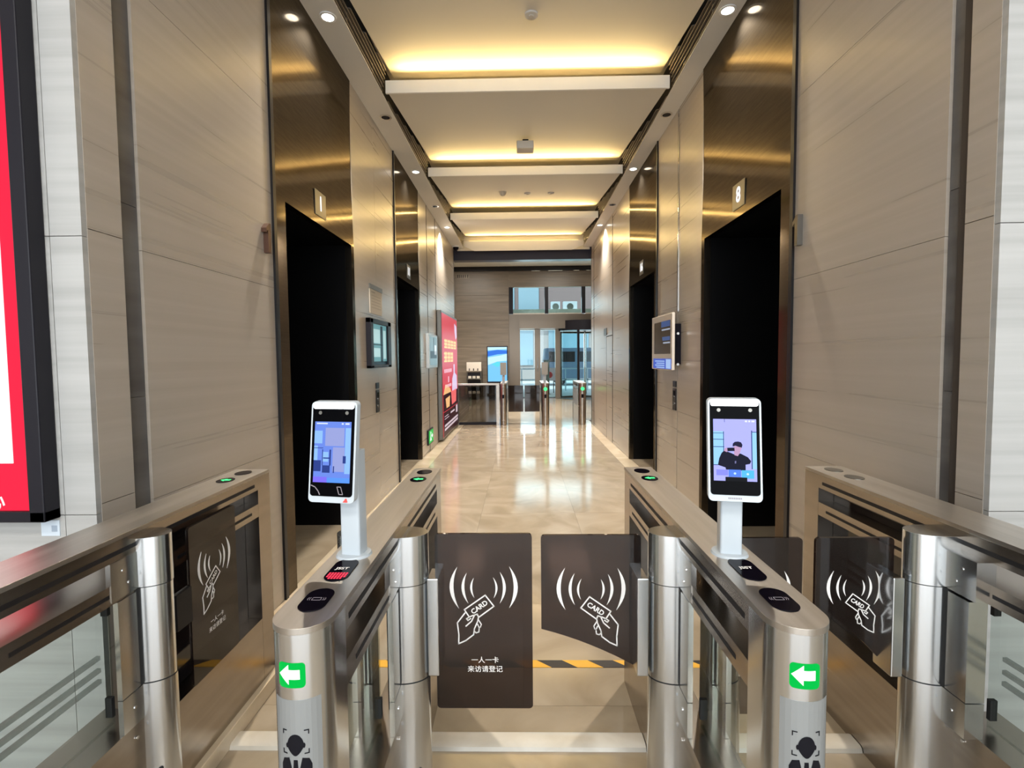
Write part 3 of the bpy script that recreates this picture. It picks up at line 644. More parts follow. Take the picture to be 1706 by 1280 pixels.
def turnstile(x0, x1, label, posts, ext=0.0, icon=True, terminal=True, led='green', y0=0.905, y1=2.27):
    xc = (x0 + x1) / 2; r = (x1 - x0) / 2; yc = y0 + r
    t = thing('turnstile', label, 'turnstile', (xc, (y0 + y1) / 2, 0), 'swing gate turnstiles in the foreground')
    tip = [(xc + r * math.cos(a), yc + r * math.sin(a)) for a in [PI + PI * i / 28 for i in range(29)]]
    yk = 1.022
    obj('front_column', MB().planz(tip + [(x1, yk), (x0, yk)], 0, 0.987), 'steel', t, smooth=True)
    tip2 = [(xc + (r + .0015) * math.cos(a), yc + (r + .0015) * math.sin(a)) for a in [PI + PI * i / 28 for i in range(29)]]
    obj('top_cover', MB().planz(tip2 + [(x1 + .0015, y1), (x0 - .0015, y1)], 0.9875, HT), 'steel_top', t, smooth=True, bevel=0.002)
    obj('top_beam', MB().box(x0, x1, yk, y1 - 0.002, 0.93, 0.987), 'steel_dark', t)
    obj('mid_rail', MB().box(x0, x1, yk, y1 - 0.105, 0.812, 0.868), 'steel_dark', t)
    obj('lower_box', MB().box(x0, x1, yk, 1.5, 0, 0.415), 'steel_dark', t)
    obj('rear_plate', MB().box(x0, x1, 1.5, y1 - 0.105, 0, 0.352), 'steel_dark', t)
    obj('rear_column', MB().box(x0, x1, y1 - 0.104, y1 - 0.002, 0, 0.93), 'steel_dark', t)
    gp = obj('glass_panel', MB().box(xc - 0.005, xc + 0.005, yk, 1.44, 0.415, 0.80), 'glass', t)
    mb = MB()
    for z in (() if icon else (0.640, 0.603, 0.570)): mb.box(xc - 0.0056, xc + 0.0056, yk + 0.001, 1.40, z - 0.006, z + 0.006)
    if not icon: obj('frosted_stripes', mb, 'glass_frost', gp)
    obj('glass_clamp', MB().box(xc - 0.010, xc + 0.010, 1.425, 1.437, 0.75, 0.79), 'gap', gp)
    obj('glass_clamp', MB().box(xc - 0.010, xc + 0.010, 1.425, 1.437, 0.44, 0.50), 'gap', gp)
    obj('rear_glass', MB().box(xc - 0.012, xc + 0.012, 1.58, y1 - 0.106, 0.353, 0.811), 'dark_glass', t)
    obj('upper_glass', MB().box(xc - 0.012, xc + 0.012, 1.58, y1 - 0.106, 0.869, 0.929), 'dark_glass', t)
    sl = MB()
    for (xx, s) in ((x0, -1), (x1, 1)):
        sl.box(xx, xx + s * 0.0008, yk + 0.02, y1 - 0.13, 0.947, 0.960)
        sl.box(xx, xx + s * 0.0008, yk + 0.06, 1.36, 0.834, 0.845); sl.box(xx, xx + s * 0.0008, 1.64, y1 - 0.16, 0.834, 0.845)
    obj('side_slots', sl, 'slot', t)
    # pivot posts
    for s in posts:
        xx = x1 if s > 0 else x0
        cx_ = xx + s * ext; ry = 0.054; pr = 0.082; cy_ = 1.517
        half = lambda rr: [(cx_ + s * rr * math.sin(a), cy_ - (rr - pr + ry) * math.cos(a)) for a in [PI * i / 24 for i in range(25)]]
        inn = [(xx - s * 0.02, cy_ + ry), (xx - s * 0.02, cy_ - ry)]
        obj('post_base', MB().planz(half(pr) + inn, 0, 0.518), 'steel', t, smooth=True)
        obj('post_rotor', MB().planz(half(pr - 0.002) + [(xx - s * 0.02, cy_ + ry - .002), (xx - s * 0.02, cy_ - ry + .002)], 0.521, 0.816), 'steel', t, smooth=True)
        obj('post_cap', MB().planz(half(pr) + inn, 0.819, 0.968), 'steel', t, smooth=True, bevel=0.0015)
        mb = MB(); mb.planz(half(pr - 0.004), 0.516, 0.822)
        mb.box(xx - s * 0.01, xx + s * (0.003 + max(ext, 0)), cy_ - ry - 0.009, cy_ - ry + 0.006, 0.521, 0.816)
        obj('post_seam', mb, 'gap', t, smooth=True)
        obj('cheek_plate', MB().box(xx - s * 0.012, xx + s * (0.0025 + max(ext, 0)), 1.365, cy_ - ry + 0.002, 0.819, 0.93), 'steel', t)
        obj('cheek_plate', MB().box(xx - s * 0.012, xx + s * (0.0025 + max(ext, 0)), 1.385, cy_ - ry - 0.009, 0.521, 0.811), 'steel', t)
        obj('cheek_plate', MB().box(xx - s * 0.012, xx + s * (0.0025 + max(ext, 0)), 1.385, cy_ - ry + 0.002, 0.416, 0.518), 'steel', t)
        for (yy, zz) in ((1.41, 0.895), (1.43, 0.47), (1.432, 0.375), (1.432, 0.09), (1.43, 0.852)):
            obj('screw', MB().cyl((xx + s * (0.001 + (max(ext, 0) if zz > 0.4 else 0)), yy, zz), 0.005, s * 0.0035, 'x', 10), 'screw', t, smooth=True)
        obj('keyhole', MB().cyl((cx_ + s * 0.052, cy_ - 0.040, 0.24), 0.008, -0.004, 'y', 10), 'gap', t)
    # reader pads on top
    pads = [(1.017, 0.050, 'reader'), (1.165, 0.062, 'label')] if icon else []
    for (py, ph, kind) in pads:
        poly = [(xc + 0.028 * math.cos(a) * 1.0, py + ph - 0.028 + 0.028 * math.sin(a)) for a in [PI * i / 12 for i in range(13)]] + [(xc - 0.028 * math.cos(a), py - ph + 0.028 - 0.028 * math.sin(a)) for a in [PI * i / 12 for i in range(13)]]
        pd = obj('reader_pad' if kind == 'reader' else 'name_pad', MB().planz(poly, HT, HT + 0.002), 'black_gloss', t, smooth=True, bevel=0.0005)
        zf = HT + 0.0022
        fn = lambda u, v, h, py=py: (xc + u, py + v, zf + h)
        if kind == 'reader':
            mb = MB(); mb.stroke([(-0.009, -0.005), (0.009, -0.005), (0.009, 0.006), (-0.009, 0.006)], 0.0012, fn, 0, 0.0004, True)
            for sx in (-1, 1):
                for q in (0.013, 0.017): mb.stroke([(sx * q, -0.005), (sx * (q + 0.002), 0.0), (sx * q, 0.006)], 0.0011, fn, 0, 0.0004)
            obj('card_symbol', mb, 'grey_print', pd)
        else:
            mb = MB(); text(mb, 'JSST', 0.017, fn, 0.0003, 0.03, 0, (0, 0.004))
            obj('printed_letters', mb, 'white_print', pd)
            if led == 'red':
                mb = MB()
                for a in range(7):
                    for c in range(4):
                        if (a in (0, 6) and c == 0): continue
                        mb.box(xc - 0.0215 + a * 0.0066, xc - 0.0172 + a * 0.0066, py - 0.052 + c * 0.0088, py - 0.046 + c * 0.0088, zf, zf + 0.0006)
                rl = obj('red_light_dots', mb, 'red_led', pd); rl['kind'] = 'stuff'
    for (py, kind) in ((2.055, 'lit'), (2.19, 'dark')):
        poly = ell(xc, py, 0.033, 0.042, 24)
        pd = obj('rear_reader_pad', MB().planz(poly, HT, HT + 0.002), 'black_gloss' if led != 'none' else 'grey_metal', t, smooth=True)
        if kind == 'lit' and led in ('green', 'red'):
            fn = lambda u, v, h, py=py: (xc + u, py + v, HT + 0.0022 + h)
            obj('green_arrow', MB().prism([(-0.02, 0.0), (0.0, 0.018), (0.0, 0.008), (0.02, 0.008), (0.02, -0.008), (0.0, -0.008), (0.0, -0.018)], fn, 0, 0.0006), 'green_hot', pd)
    if icon:
        fc = lambda u, v, h: (xc + (r + h) * math.sin(u / r), yc - (r + h) * math.cos(u / r), v)
        def wrap(mb, poly, h0, h1):
            """polygon cut into vertical strips so it follows the round column"""
            us = [p[0] for p in poly]; a, b = min(us), max(us); n = 10
            for i in range(n):
                lo, hi = a + (b - a) * i / n, a + (b - a) * (i + 1) / n
                q = clip(clip(poly, lo, 1), hi, -1)
                if len(q) > 2: mb.prism(q, fc, h0, h1)
            return mb
        def clip(poly, u, s):
            out = []
            for p, q in zip(poly, poly[1:] + poly[:1]):
                ip, iq = s * (p[0] - u) >= -1e-9, s * (q[0] - u) >= -1e-9
                if ip: out.append(p)
                if ip != iq:
                    k = (u - p[0]) / (q[0] - p[0]); out.append((u, p[1] + k * (q[1] - p[1])))
            return out
        o = -0.006
        dp = obj('direction_display', wrap(MB(), rrect(o - 0.027, o + 0.027, 0.886, 0.934, 0.008), 0.0, 0.0008), 'green', t)
        obj('white_arrow', wrap(MB(), [(o - 0.024, 0.912), (o - 0.004, 0.931), (o - 0.004, 0.921), (o + 0.017, 0.921), (o + 0.017, 0.903), (o - 0.004, 0.903), (o - 0.004, 0.893)], 0.0009, 0.0015), 'arrow_white', dp)
        fl_ = obj('film_sticker', wrap(MB(), [(-0.048, 0.60), (0.048, 0.60), (0.048, 0.862), (-0.048, 0.862)], 0.0, 0.0005), 'film', t)
        zc = 0.775
        head = [(-0.0015 + p[0] * 0.0155 * (1.0 if p[1] > -0.2 else 1.0 - 0.35 * (-p[1] - 0.2) / 0.8), zc + p[1] * 0.021) for p in ell(0, 0, 1, 1, 20)]
        mb = MB(); wrap(mb, head, 0.0006, 0.0012); wrap(mb, ell(-0.0175, zc - 0.001, 0.0025, 0.005, 8), 0.0006, 0.0012); wrap(mb, ell(0.0145, zc - 0.001, 0.0025, 0.005, 8), 0.0006, 0.0012)
        wrap(mb, [(-0.014, 0.750), (-0.026, 0.747), (-0.031, 0.735), (-0.031, 0.715), (-0.006, 0.715)], 0.0006, 0.0012)
        wrap(mb, [(0.011, 0.750), (0.023, 0.747), (0.028, 0.735), (0.028, 0.715), (0.003, 0.715)], 0.0006, 0.0012)
        wrap(mb, [(-0.005, 0.746), (0.002, 0.746), (0.004, 0.715), (-0.007, 0.715)], 0.0006, 0.0012)
        for (bx, bz, dx, dz) in ((-0.027, 0.804, 1, -1), (0.024, 0.804, -1, -1), (-0.027, 0.757, 1, 1), (0.024, 0.757, -1, 1)):
            wrap(mb, [(bx, bz), (bx + dx * 0.009, bz), (bx + dx * 0.009, bz + dz * 0.0018), (bx, bz + dz * 0.0018)], 0.0006, 0.0012)
            wrap(mb, [(bx, bz), (bx + dx * 0.0018, bz), (bx + dx * 0.0018, bz + dz * 0.009), (bx, bz + dz * 0.009)], 0.0006, 0.0012)
        obj('suited_figure_symbol', mb, 'black_print', fl_)
    return t

t1 = turnstile(-1.31, -1.16, 'outermost left turnstile, beside red board, with leaf swung open', (1,), -0.016, icon=False, led='green')
t2 = turnstile(-0.487, -0.372, 'turnstile with red display pad and left face terminal', (-1, 1), led='red')
t3 = turnstile(0.465, 0.582, 'turnstile carrying right face terminal, right of the centre lane', (-1, 1), led='green')
t4 = turnstile(1.275, 1.43, 'outermost right turnstile, along the right stone wall', (-1,), 0.038, icon=False, led='none')

# gate leaves -------------------------------------------------------
def leaf(parent, fn, width, zt, zb, side, clipz, words, k=2090.0):
    """fn(u, v, h): u from hinge-left edge, v height, h towards the viewer. side: 'l' art as drawn, 'r' mirrored"""
    if clipz is None:
        poly = rrect(0, width, zb, zt, 0.012)
    else:
        z_l, z_r = clipz       # lower edge at free end and at hinge
        top = [p for p in rrect(0, width, zb, zt, 0.012) if p[1] > (zb + zt) / 2]
        n = 8; low = []
        for i in range(n + 1):
            q = i / n; low.append((width * q, z_l + (z_r - z_l) * (0.62 * q + 0.38 * q * q)))
        poly = top + low
    lf = obj('gate_leaf', MB().prism(poly, fn, -0.005, 0.005), 'leaf', parent)
    off = (width - 660 / k) / 2 if side == 'l' else (width - 676 / k) / 2
    s = min(1.0, width * k / 640.0)
    fa = lambda u, v, h: fn(width / 2 + (u - (333 if side == 'l' else 343)) / k * s, zt - 0.105 - (v - 300) / k * s, 0.0052 + h)
    sy, wd = art(fa, side == 'r')
    obj('card_tap_symbol', sy, 'white_print', lf); obj('card_lettering', wd, 'white_print', lf)
    if words:
        mb = MB()
        text(mb, '一人一卡', 46, lambda u, v, h: fa(u, -v, h), 0.0008, 0.008, 0, (336, -936))
        text(mb, '来访请登记', 47, lambda u, v, h: fa(u, -v, h), 0.0008, 0.006, 0, (336, -998))
        obj('rule_lettering', mb, 'white_print', lf)
    return lf
YG = 1.555
flat = lambda xa: (lambda u, v, h: (xa + u, YG - h, v))
leaf(t2, flat(-0.276), 0.305, 0.950, 0.384, 'l', None, True)
leaf(t3, flat(0.057), 0.312, 0.945, 0.384, 'r', (0.644, 0.515), False)
leaf(t3, flat(0.632), 0.236, 0.934, 0.368, 'l', None, True)
leaf(t4, flat(0.908), 0.240, 0.934, 0.368, 'r', (0.722, 0.505), False)
# the open leaf of the left lane lies along its turnstile
leaf(t1, lambda u, v, h: (-1.128 + h, 1.645 + u, v), 0.275, 0.938, 0.386, 'l', None, True)
for (par, xb, yb) in ((t2, -0.292, 1.49), (t3, 0.345, 1.49), (t3, 0.644, 1.49), (t4, 1.105, 1.49)):
    obj('leaf_bracket', MB().box(xb, xb + 0.034, yb, 1.57, 0.528, 0.832), 'steel', par, bevel=0.003)
obj('leaf_bracket', MB().box(-1.138, -1.12, 1.572, 1.646, 0.62, 0.74), 'slot', t1)

# ------------------------------------------------------------------ face terminals
def terminal(x, y, label, yaw, pic, logo, du):
    t = thing('face_terminal', label, 'face terminal', (x, y, HT), 'face recognition terminals on the turnstiles', rot=(0, 0, yaw))
    obj('base_flange', MB().cyl((0, 0, 0.0), 0.045, 0.006, 'z', 32, 0.042), 'white_plastic', t, smooth=True)
    obj('pole', MB().prism(rrect(-0.026, 0.026, -0.02, 0.024, 0.006), lambda u, v, h: (u, v, h), 0.006, 0.27), 'white_plastic', t, smooth=True)
    tilt = math.radians(7)
    W, Hh = 0.123, 0.248; zb = 0.149
    def fn(u, v, h):      # u across, v up the plate from its foot, h out of the plate
        return (u + du, -0.053 + v * math.sin(tilt) - h * math.cos(tilt), zb + v * math.cos(tilt) - h * math.sin(tilt) * 1.0)
    case = obj('case', MB().prism(rrect(-W / 2, W / 2, 0, Hh, 0.011), fn, -0.014, 0.004), 'white_plastic', t, smooth=True, bevel=0.0015)
    obj('front_glass', MB().prism(rrect(-W / 2 + 0.005, W / 2 - 0.005, 0.016, Hh - 0.004, 0.008), fn, 0.004, 0.0055), 'screen_black', case, smooth=True)
    obj('light_bar', MB().prism(rrect(-W / 2 + 0.007, W / 2 - 0.007, Hh - 0.017, Hh - 0.0035, 0.005), fn, 0.0055, 0.0066), 'white_hot', case)
    mb = MB()
    for u in (-0.036, 0.036): mb.prism(ell(u, Hh - 0.027, 0.0045, 0.0045, 14), fn, 0.0055, 0.0062)
    obj('camera_lenses', mb, 'grey_metal', case)
    sx0, sx1, sy0, sy1 = -0.049, 0.049, 0.050, 0.199
    sf = lambda u, v, h: fn(sx0 + u * (sx1 - sx0), sy1 - v * (sy1 - sy0), h)
    colr = (172, 175, 250) if pic == 'person' else (105, 135, 225)
    m = emit('terminal_screen', srgb(*colr), 0.95)
    N, L, p = nodes(m)
    obj('screen', MB().prism([(0, 0), (1, 0), (1, 1), (0, 1)], sf, 0.0056, 0.0062), m, case)
    def pic_part(nm, polys, rgb, e, h=0.0068):
        mb = MB()
        for q in polys: mb.prism(q, sf, 0.0062, h)
        return obj(nm, mb, emit(nm, srgb(*rgb), e), case)
    rc = lambda a, b, c, d_: [(a, c), (b, c), (b, d_), (a, d_)]
    if pic == 'person':
        g = lambda pts: [((px - 130) / 453, (py - 235) / 680) for px, py in pts]
        pic_part('picture_glass', [rc(0.0, 0.25, 0.2, 0.75), rc(0.89, 1, 0.2, 0.8)], (150, 205, 250), 0.95, 0.0064)
        pic_part('picture_lines', [rc(0.23, 0.245, 0.2, 0.6), rc(0.26, 0.27, 0.0, 0.05), rc(0, 0.25, 0.225, 0.232), rc(0, 0.25, 0.325, 0.335), rc(0, 0.25, 0.445, 0.455), rc(0, 0.1, 0.74, 0.75), rc(0.88, 0.9, 0.18, 0.8), rc(0.9, 1, 0.2, 0.21)], (45, 60, 130), 0.6, 0.0066)
        pic_part('picture_person', [g([(272, 592), (240, 585), (215, 610), (190, 665), (175, 742), (255, 768), (258, 790), (465, 800), (465, 732), (510, 722), (523, 692), (490, 650), (415, 612), (345, 622), (320, 610)])], (18, 18, 48), 0.5)
        pic_part('picture_skin', [g([(340, 545), (352, 530), (400, 535), (418, 560), (410, 600), (385, 640), (350, 630), (345, 590)]), g([(240, 585), (272, 600), (280, 570), (270, 548), (248, 560)]), g([(410, 535), (425, 530), (425, 560), (415, 570)])], (205, 165, 205), 0.75, 0.0071)
        pic_part('picture_hair', [g([(332, 535), (335, 505), (355, 485), (390, 480), (420, 488), (435, 515), (428, 545), (400, 540), (360, 525)])], (35, 32, 70), 0.5, 0.0074)
        pic_part('picture_phone', [g([(275, 552), (278, 588), (352, 584), (350, 548)])], (22, 22, 50), 0.5, 0.0077)
        pic_part('picture_shirt_mark', [g([(352, 695), (368, 692), (366, 720), (352, 722)])], (130, 130, 180), 0.6, 0.0071)
        pic_part('button_violet', [rc(0.06, 0.33, 0.82, 0.91)], (135, 140, 240), 0.95, 0.0072)
        pic_part('button_blue', [rc(0.345, 0.63, 0.815, 0.93)], (85, 130, 235), 0.95, 0.0072)
        pic_part('button_teal', [rc(0.645, 0.93, 0.82, 0.95)], (85, 185, 240), 0.95, 0.0072)
        pic_part('button_marks', [ell(0.49, 0.875, 0.03, 0.018, 10), ell(0.785, 0.88, 0.03, 0.018, 10)], (190, 225, 255), 1.0, 0.0075)
        pic_part('screen_notch', [rc(0.27, 0.77, 0.935, 1.0)], (8, 8, 18), 0.4, 0.0077)
        pic_part('status_bar_marks', [rc(0.74, 0.79, 0.02, 0.045), rc(0.82, 0.86, 0.02, 0.045), rc(0.89, 0.96, 0.02, 0.045)], (225, 230, 255), 1.0, 0.0067)
    else:
        pic_part('picture_light', [rc(0.0, 0.22, 0.15, 0.36), rc(0.85, 1.0, 0.1, 0.85), rc(0.0, 0.10, 0.4, 0.64), rc(0.25, 0.4, 0.5, 0.66)], (140, 185, 245), 0.95, 0.0064)
        pic_part('picture_wall', [rc(0.52, 0.84, 0.42, 0.82), rc(0.30, 0.82, 0.1, 0.4)], (150, 160, 215), 0.9, 0.0064)
        pic_part('picture_dark', [rc(0.0, 0.20, 0.64, 0.82), rc(0.24, 0.45, 0.72, 0.84), rc(0.23, 0.25, 0.46, 0.72), rc(0.43, 0.47, 0.46, 0.72), rc(0.26, 0.43, 0.59, 0.61), rc(0, 0.25, 0.43, 0.44), rc(0.80, 0.88, 0.56, 0.68), rc(0.54, 0.57, 0.73, 0.84)], (50, 70, 150), 0.7, 0.0067)
        pic_part('picture_violet_bar', [rc(0.0, 0.38, 0.91, 1.0)], (125, 110, 240), 0.9, 0.0067)
        pic_part('picture_blue_bar', [rc(0.38, 1.0, 0.92, 1.0)], (90, 150, 245), 0.9, 0.0067)
        pic_part('status_bar_marks', [rc(0.05, 0.35, 0.02, 0.04), rc(0.74, 0.79, 0.02, 0.045), rc(0.84, 0.95, 0.02, 0.045)], (210, 220, 255), 1.0, 0.0067)
        mb = MB(); mb.stroke([(0.022, 0.022), (0.032, 0.022), (0.026, 0.040), (0.016, 0.040)], 0.0016, fn, 0.0055, 0.0062, True)
        mb.stroke([(-0.054, 0.042), (-0.043, 0.038), (-0.034, 0.028), (-0.03, 0.02)], 0.002, fn, 0.0055, 0.0062)
        obj('glass_print', mb, 'grey_print', case)
    if logo == 'red':
        obj('red_logo', MB().prism([(0.032, 0.003), (0.045, 0.003), (0.042, 0.012), (0.039, 0.012)], fn, 0.004, 0.0052), 'red_plastic', case)
    else:
        mb = MB()
        for k in range(8): mb.prism([(-0.016 + 0.004 * k, 0.006), (-0.0135 + 0.004 * k, 0.006), (-0.0135 + 0.004 * k, 0.010), (-0.016 + 0.004 * k, 0.010)], fn, 0.004, 0.0047)
        obj('maker_mark', mb, 'grey_print', case)
    return t
terminal(-0.432, 1.262, 'face terminal on left turnstile showing blue hallway picture', math.radians(-10), 'hall', 'red', -0.028)
terminal(0.523, 1.262, 'face terminal on right turnstile showing person with phone', math.radians(-10), 'person', 'grey', 0.0)

# ------------------------------------------------------------------ lobby beyond the corridor
LW, RW, YF, ZC = -4.2, 4.2, 18.3, 4.76
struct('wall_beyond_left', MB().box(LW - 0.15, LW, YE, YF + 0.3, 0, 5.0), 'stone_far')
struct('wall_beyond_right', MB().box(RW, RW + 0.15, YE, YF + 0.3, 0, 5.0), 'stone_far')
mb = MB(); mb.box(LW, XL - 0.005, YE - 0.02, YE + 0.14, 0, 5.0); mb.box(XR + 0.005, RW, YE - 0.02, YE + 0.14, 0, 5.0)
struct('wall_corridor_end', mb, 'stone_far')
struct('ceiling_beyond', MB().box(LW, RW, YE, YF + 0.3, ZC, ZC + 0.1), 'paint')
mb = MB(); mb.box(XL - 0.02, XR + 0.02, 11.48, 11.72, 3.70, 5.0)
struct('beam_corridor_end', mb, mat('dark_blue_beam', (0.012, 0.012, 0.03), 0.3))
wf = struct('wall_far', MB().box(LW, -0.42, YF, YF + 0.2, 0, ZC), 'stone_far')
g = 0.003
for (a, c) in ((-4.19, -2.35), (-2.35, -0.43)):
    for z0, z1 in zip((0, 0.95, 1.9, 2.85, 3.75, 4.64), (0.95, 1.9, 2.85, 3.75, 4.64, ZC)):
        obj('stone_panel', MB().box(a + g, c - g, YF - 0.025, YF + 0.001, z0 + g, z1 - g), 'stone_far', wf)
mb = MB(); mb.box(-0.42, RW, YF, YF + 0.2, 4.03, 4.60)
struct('wall_far_lintel', mb, 'stone_far')
struct('trim_3', MB().box(LW, RW, YF - 0.10, YF + 0.2, 4.60, ZC), 'bronze_dark')
mb = MB()
for (a, c) in ((0.4, 0.7), (1.0, 1.5), (1.9, 2.1), (2.35, 2.5)): mb.box(a, c, YF - 0.11, YF - 0.10, 4.575, 4.60)
struct('trim_4', mb, 'chrome')
# air vent high on the far wall
t = thing('wall_vent', 'small slotted vent at top of far stone wall', 'vent', (-2.05, YF - 0.03, 4.36))
obj('frame', MB().box(-2.28, -1.85, YF - 0.035, YF - 0.025, 4.37, 4.5), 'brown_metal', t)
for k in range(6): obj('slat', MB().box(-2.26 + 0.07 * k, -2.225 + 0.07 * k, YF - 0.042, YF - 0.035, 4.38, 4.49), 'frame_dark', t)
# upper windows
mb = MB()
for (a, c) in ((-0.42, -0.27), (0.87, 1.0), (2.2, 2.33), (3.5, 3.65)): mb.box(a, c, YF, YF + 0.15, 3.08, 4.03)
w1 = struct('window_1', mb, 'frame_dark')
for (a, c) in ((-0.27, 0.87), (1.0, 2.2), (2.33, 3.5)):
    obj('window_pane', MB().box(a, c, YF + 0.06, YF + 0.075, 3.08, 4.03), 'glass_blue', w1)
    obj('window_sill', MB().box(a, c, YF + 0.01, YF + 0.3, 3.05, 3.10), 'threshold', w1)
# entrance: metal band, jambs, side lights, revolving door
mb = MB(); mb.box(-0.42, RW, YF, YF + 0.2, 2.49, 3.06); mb.box(-0.05, 1.6, YF - 0.35, YF, 2.52, 2.80)
struct('trim_5', mb, 'brown_metal')
mb = MB(); mb.box(-0.42, -0.03, YF - 0.02, YF + 0.12, 0, 2.49); mb.box(0.50, 0.70, YF - 0.01, YF + 0.12, 0, 2.49); mb.box(1.24, 1.42, YF - 0.01, YF + 0.12, 0, 2.49)
d2 = struct('door_2', mb, 'brown_metal')
obj('door_pane', MB().box(-0.03, 0.50, YF + 0.05, YF + 0.065, 0.03, 2.49), 'glass_blue', d2)
obj('door_pane', MB().box(0.70, 1.24, YF + 0.05, YF + 0.065, 0.03, 2.49), 'glass_blue', d2)
obj('door_handle', MB().cyl((0.60, YF - 0.04, 1.0), 0.012, 0.5, 'z', 12), 'chrome', d2, smooth=True)
cxr, cyr, rr = 2.35, YF + 0.35, 1.0
t = thing('revolving_door', 'glass revolving door with dark drum header at far entrance', 'revolving door', (cxr, cyr, 0))
def arc(r0, r1, a0, a1, n=24):
    o = [(cxr + r1 * math.cos(a0 + (a1 - a0) * i / n), cyr + r1 * math.sin(a0 + (a1 - a0) * i / n)) for i in range(n + 1)]
    return o + [(cxr + r0 * math.cos(a1 - (a1 - a0) * i / n), cyr + r0 * math.sin(a1 - (a1 - a0) * i / n)) for i in range(n + 1)]
obj('drum_header', MB().planz(ell(cxr, cyr, rr + 0.05, rr + 0.05, 40), 2.45, 2.80), 'frame_dark', t, smooth=True)
for (a0, a1) in ((math.radians(150), math.radians(250)), (math.radians(-70), math.radians(30))):
    obj('drum_glass', MB().planz(arc(rr - 0.012, rr, a0, a1), 0.02, 2.45), 'glass_blue', t, smooth=True)
for a in (250, 290, 195, 150, 30):
    q = math.radians(a); obj('drum_post', MB().cyl((cxr + rr * math.cos(q), cyr + rr * math.sin(q), 0), 0.045, 2.45, 'z', 12), 'frame_dark', t, smooth=True)
obj('centre_shaft', MB().cyl((cxr, cyr, 0), 0.04, 2.45, 'z', 12), 'chrome', t, smooth=True)
for a in (200, 320, 80):
    q = math.radians(a); ex, ey = cxr + 0.95 * math.cos(q), cyr + 0.95 * math.sin(q); nx, ny = -math.sin(q), math.cos(q)
    wg = obj('wing', MB().planz([(cxr + nx * .005, cyr + ny * .005), (ex + nx * .005, ey + ny * .005), (ex - nx * .005, ey - ny * .005), (cxr - nx * .005, cyr - ny * .005)], 0.08, 2.4), 'glass_blue', t)
    mb = MB()
    for (z0, z1) in ((0.02, 0.09), (2.36, 2.43)): mb.planz([(cxr + nx * .02, cyr + ny * .02), (ex + nx * .02, ey + ny * .02), (ex - nx * .02, ey - ny * .02), (cxr - nx * .02, cyr - ny * .02)], z0, z1)
    mb.cyl((ex, ey, 0.05), 0.025, 2.36, 'z', 10)
    obj('wing_frame', mb, 'grey_metal', wg)
struct('wall_far_right', MB().box(3.42, RW, YF, YF + 0.2, 0, 2.49), 'stone_far')
obj('floor_ring', MB().cyl((cxr, cyr, 0.0), rr + 0.04, 0.008, 'z', 40), 'grey_metal', t, smooth=True)

# display stand and leaflet rack
t = thing('display_stand', 'tall free standing screen with blue picture by far wall', 'display', (-0.84, YF - 0.3, 0))
obj('cabinet', MB().box(-1.21, -0.47, YF - 0.38, YF - 0.26, 0.02, 1.92), 'frame_dark', t, bevel=0.01)
obj('foot', MB().box(-1.18, -0.5, YF - 0.5, YF - 0.15, 0, 0.03), 'frame_dark', t)
fs_ = lambda u, v, h: (-1.18 + 0.68 * u, YF - 0.381 - h, 1.88 - 1.22 * v)
sc = obj('screen', MB().prism([(0, 0), (1, 0), (1, 1), (0, 1)], fs_, 0, 0.003), emit('stand_blue', srgb(120, 195, 245), 1.0), t)
mb = MB(); mb.prism([(0, 0.12), (0.5, 0.08), (1, 0.1), (1, 0.19), (0.5, 0.21), (0, 0.27)], fs_, 0.003, 0.005)
obj('picture_deep_blue', mb, emit('stand_deep', srgb(60, 120, 225), 0.95), sc)
mb = MB(); mb.prism([(0, 0.3), (0.6, 0.25), (1, 0.2), (1, 0.4), (0.5, 0.42), (0, 0.52)], fs_, 0.003, 0.005); mb.prism([(0, 0), (1, 0), (1, 0.06), (0, 0.09)], fs_, 0.003, 0.005)
obj('picture_pale', mb, emit('stand_pale', srgb(190, 230, 252), 1.0), sc)
mb = MB(); mb.prism([(0.2, 0.5), (0.5, 0.42), (0.8, 0.48), (0.5, 0.58)], fs_, 0.003, 0.006)
obj('picture_teal', mb, emit('stand_teal', srgb(100, 215, 235), 0.95), sc)
t = thing('leaflet_rack', 'leaflet rack with white header and rows of pale leaflets', 'rack', (-1.68, YF - 0.3, 0))
rx0, rx1 = -1.95, -1.42
for xx in (rx0, rx1 - 0.03): obj('upright', MB().box(xx, xx + 0.03, YF - 0.28, YF - 0.24, 0, 1.35), 'grey_metal', t)
obj('header', MB().box(rx0, rx1, YF - 0.32, YF - 0.28, 1.03, 1.35), 'cream_box', t, bevel=0.01)
for k, z in enumerate((0.99, 0.72, 0.45)):
    obj('shelf', MB().box(rx0, rx1, YF - 0.36, YF - 0.24, z - 0.25, z - 0.22), 'grey_metal', t)
    obj('shelf_back', MB().box(rx0 + 0.03, rx1 - 0.03, YF - 0.27, YF - 0.25, z - 0.22, z), 'frame_dark', t)
    for q in range(3): obj('leaflet', MB().box(rx0 + 0.06 + 0.15 * q, rx0 + 0.17 + 0.15 * q, YF - 0.33, YF - 0.32, z - 0.22, z - 0.13), 'paper', t)
for q in range(3): obj('hook', MB().box(rx0 + 0.09 + 0.15 * q, rx0 + 0.12 + 0.15 * q, YF - 0.36, YF - 0.32, 1.05, 1.13), 'frame_dark', t)
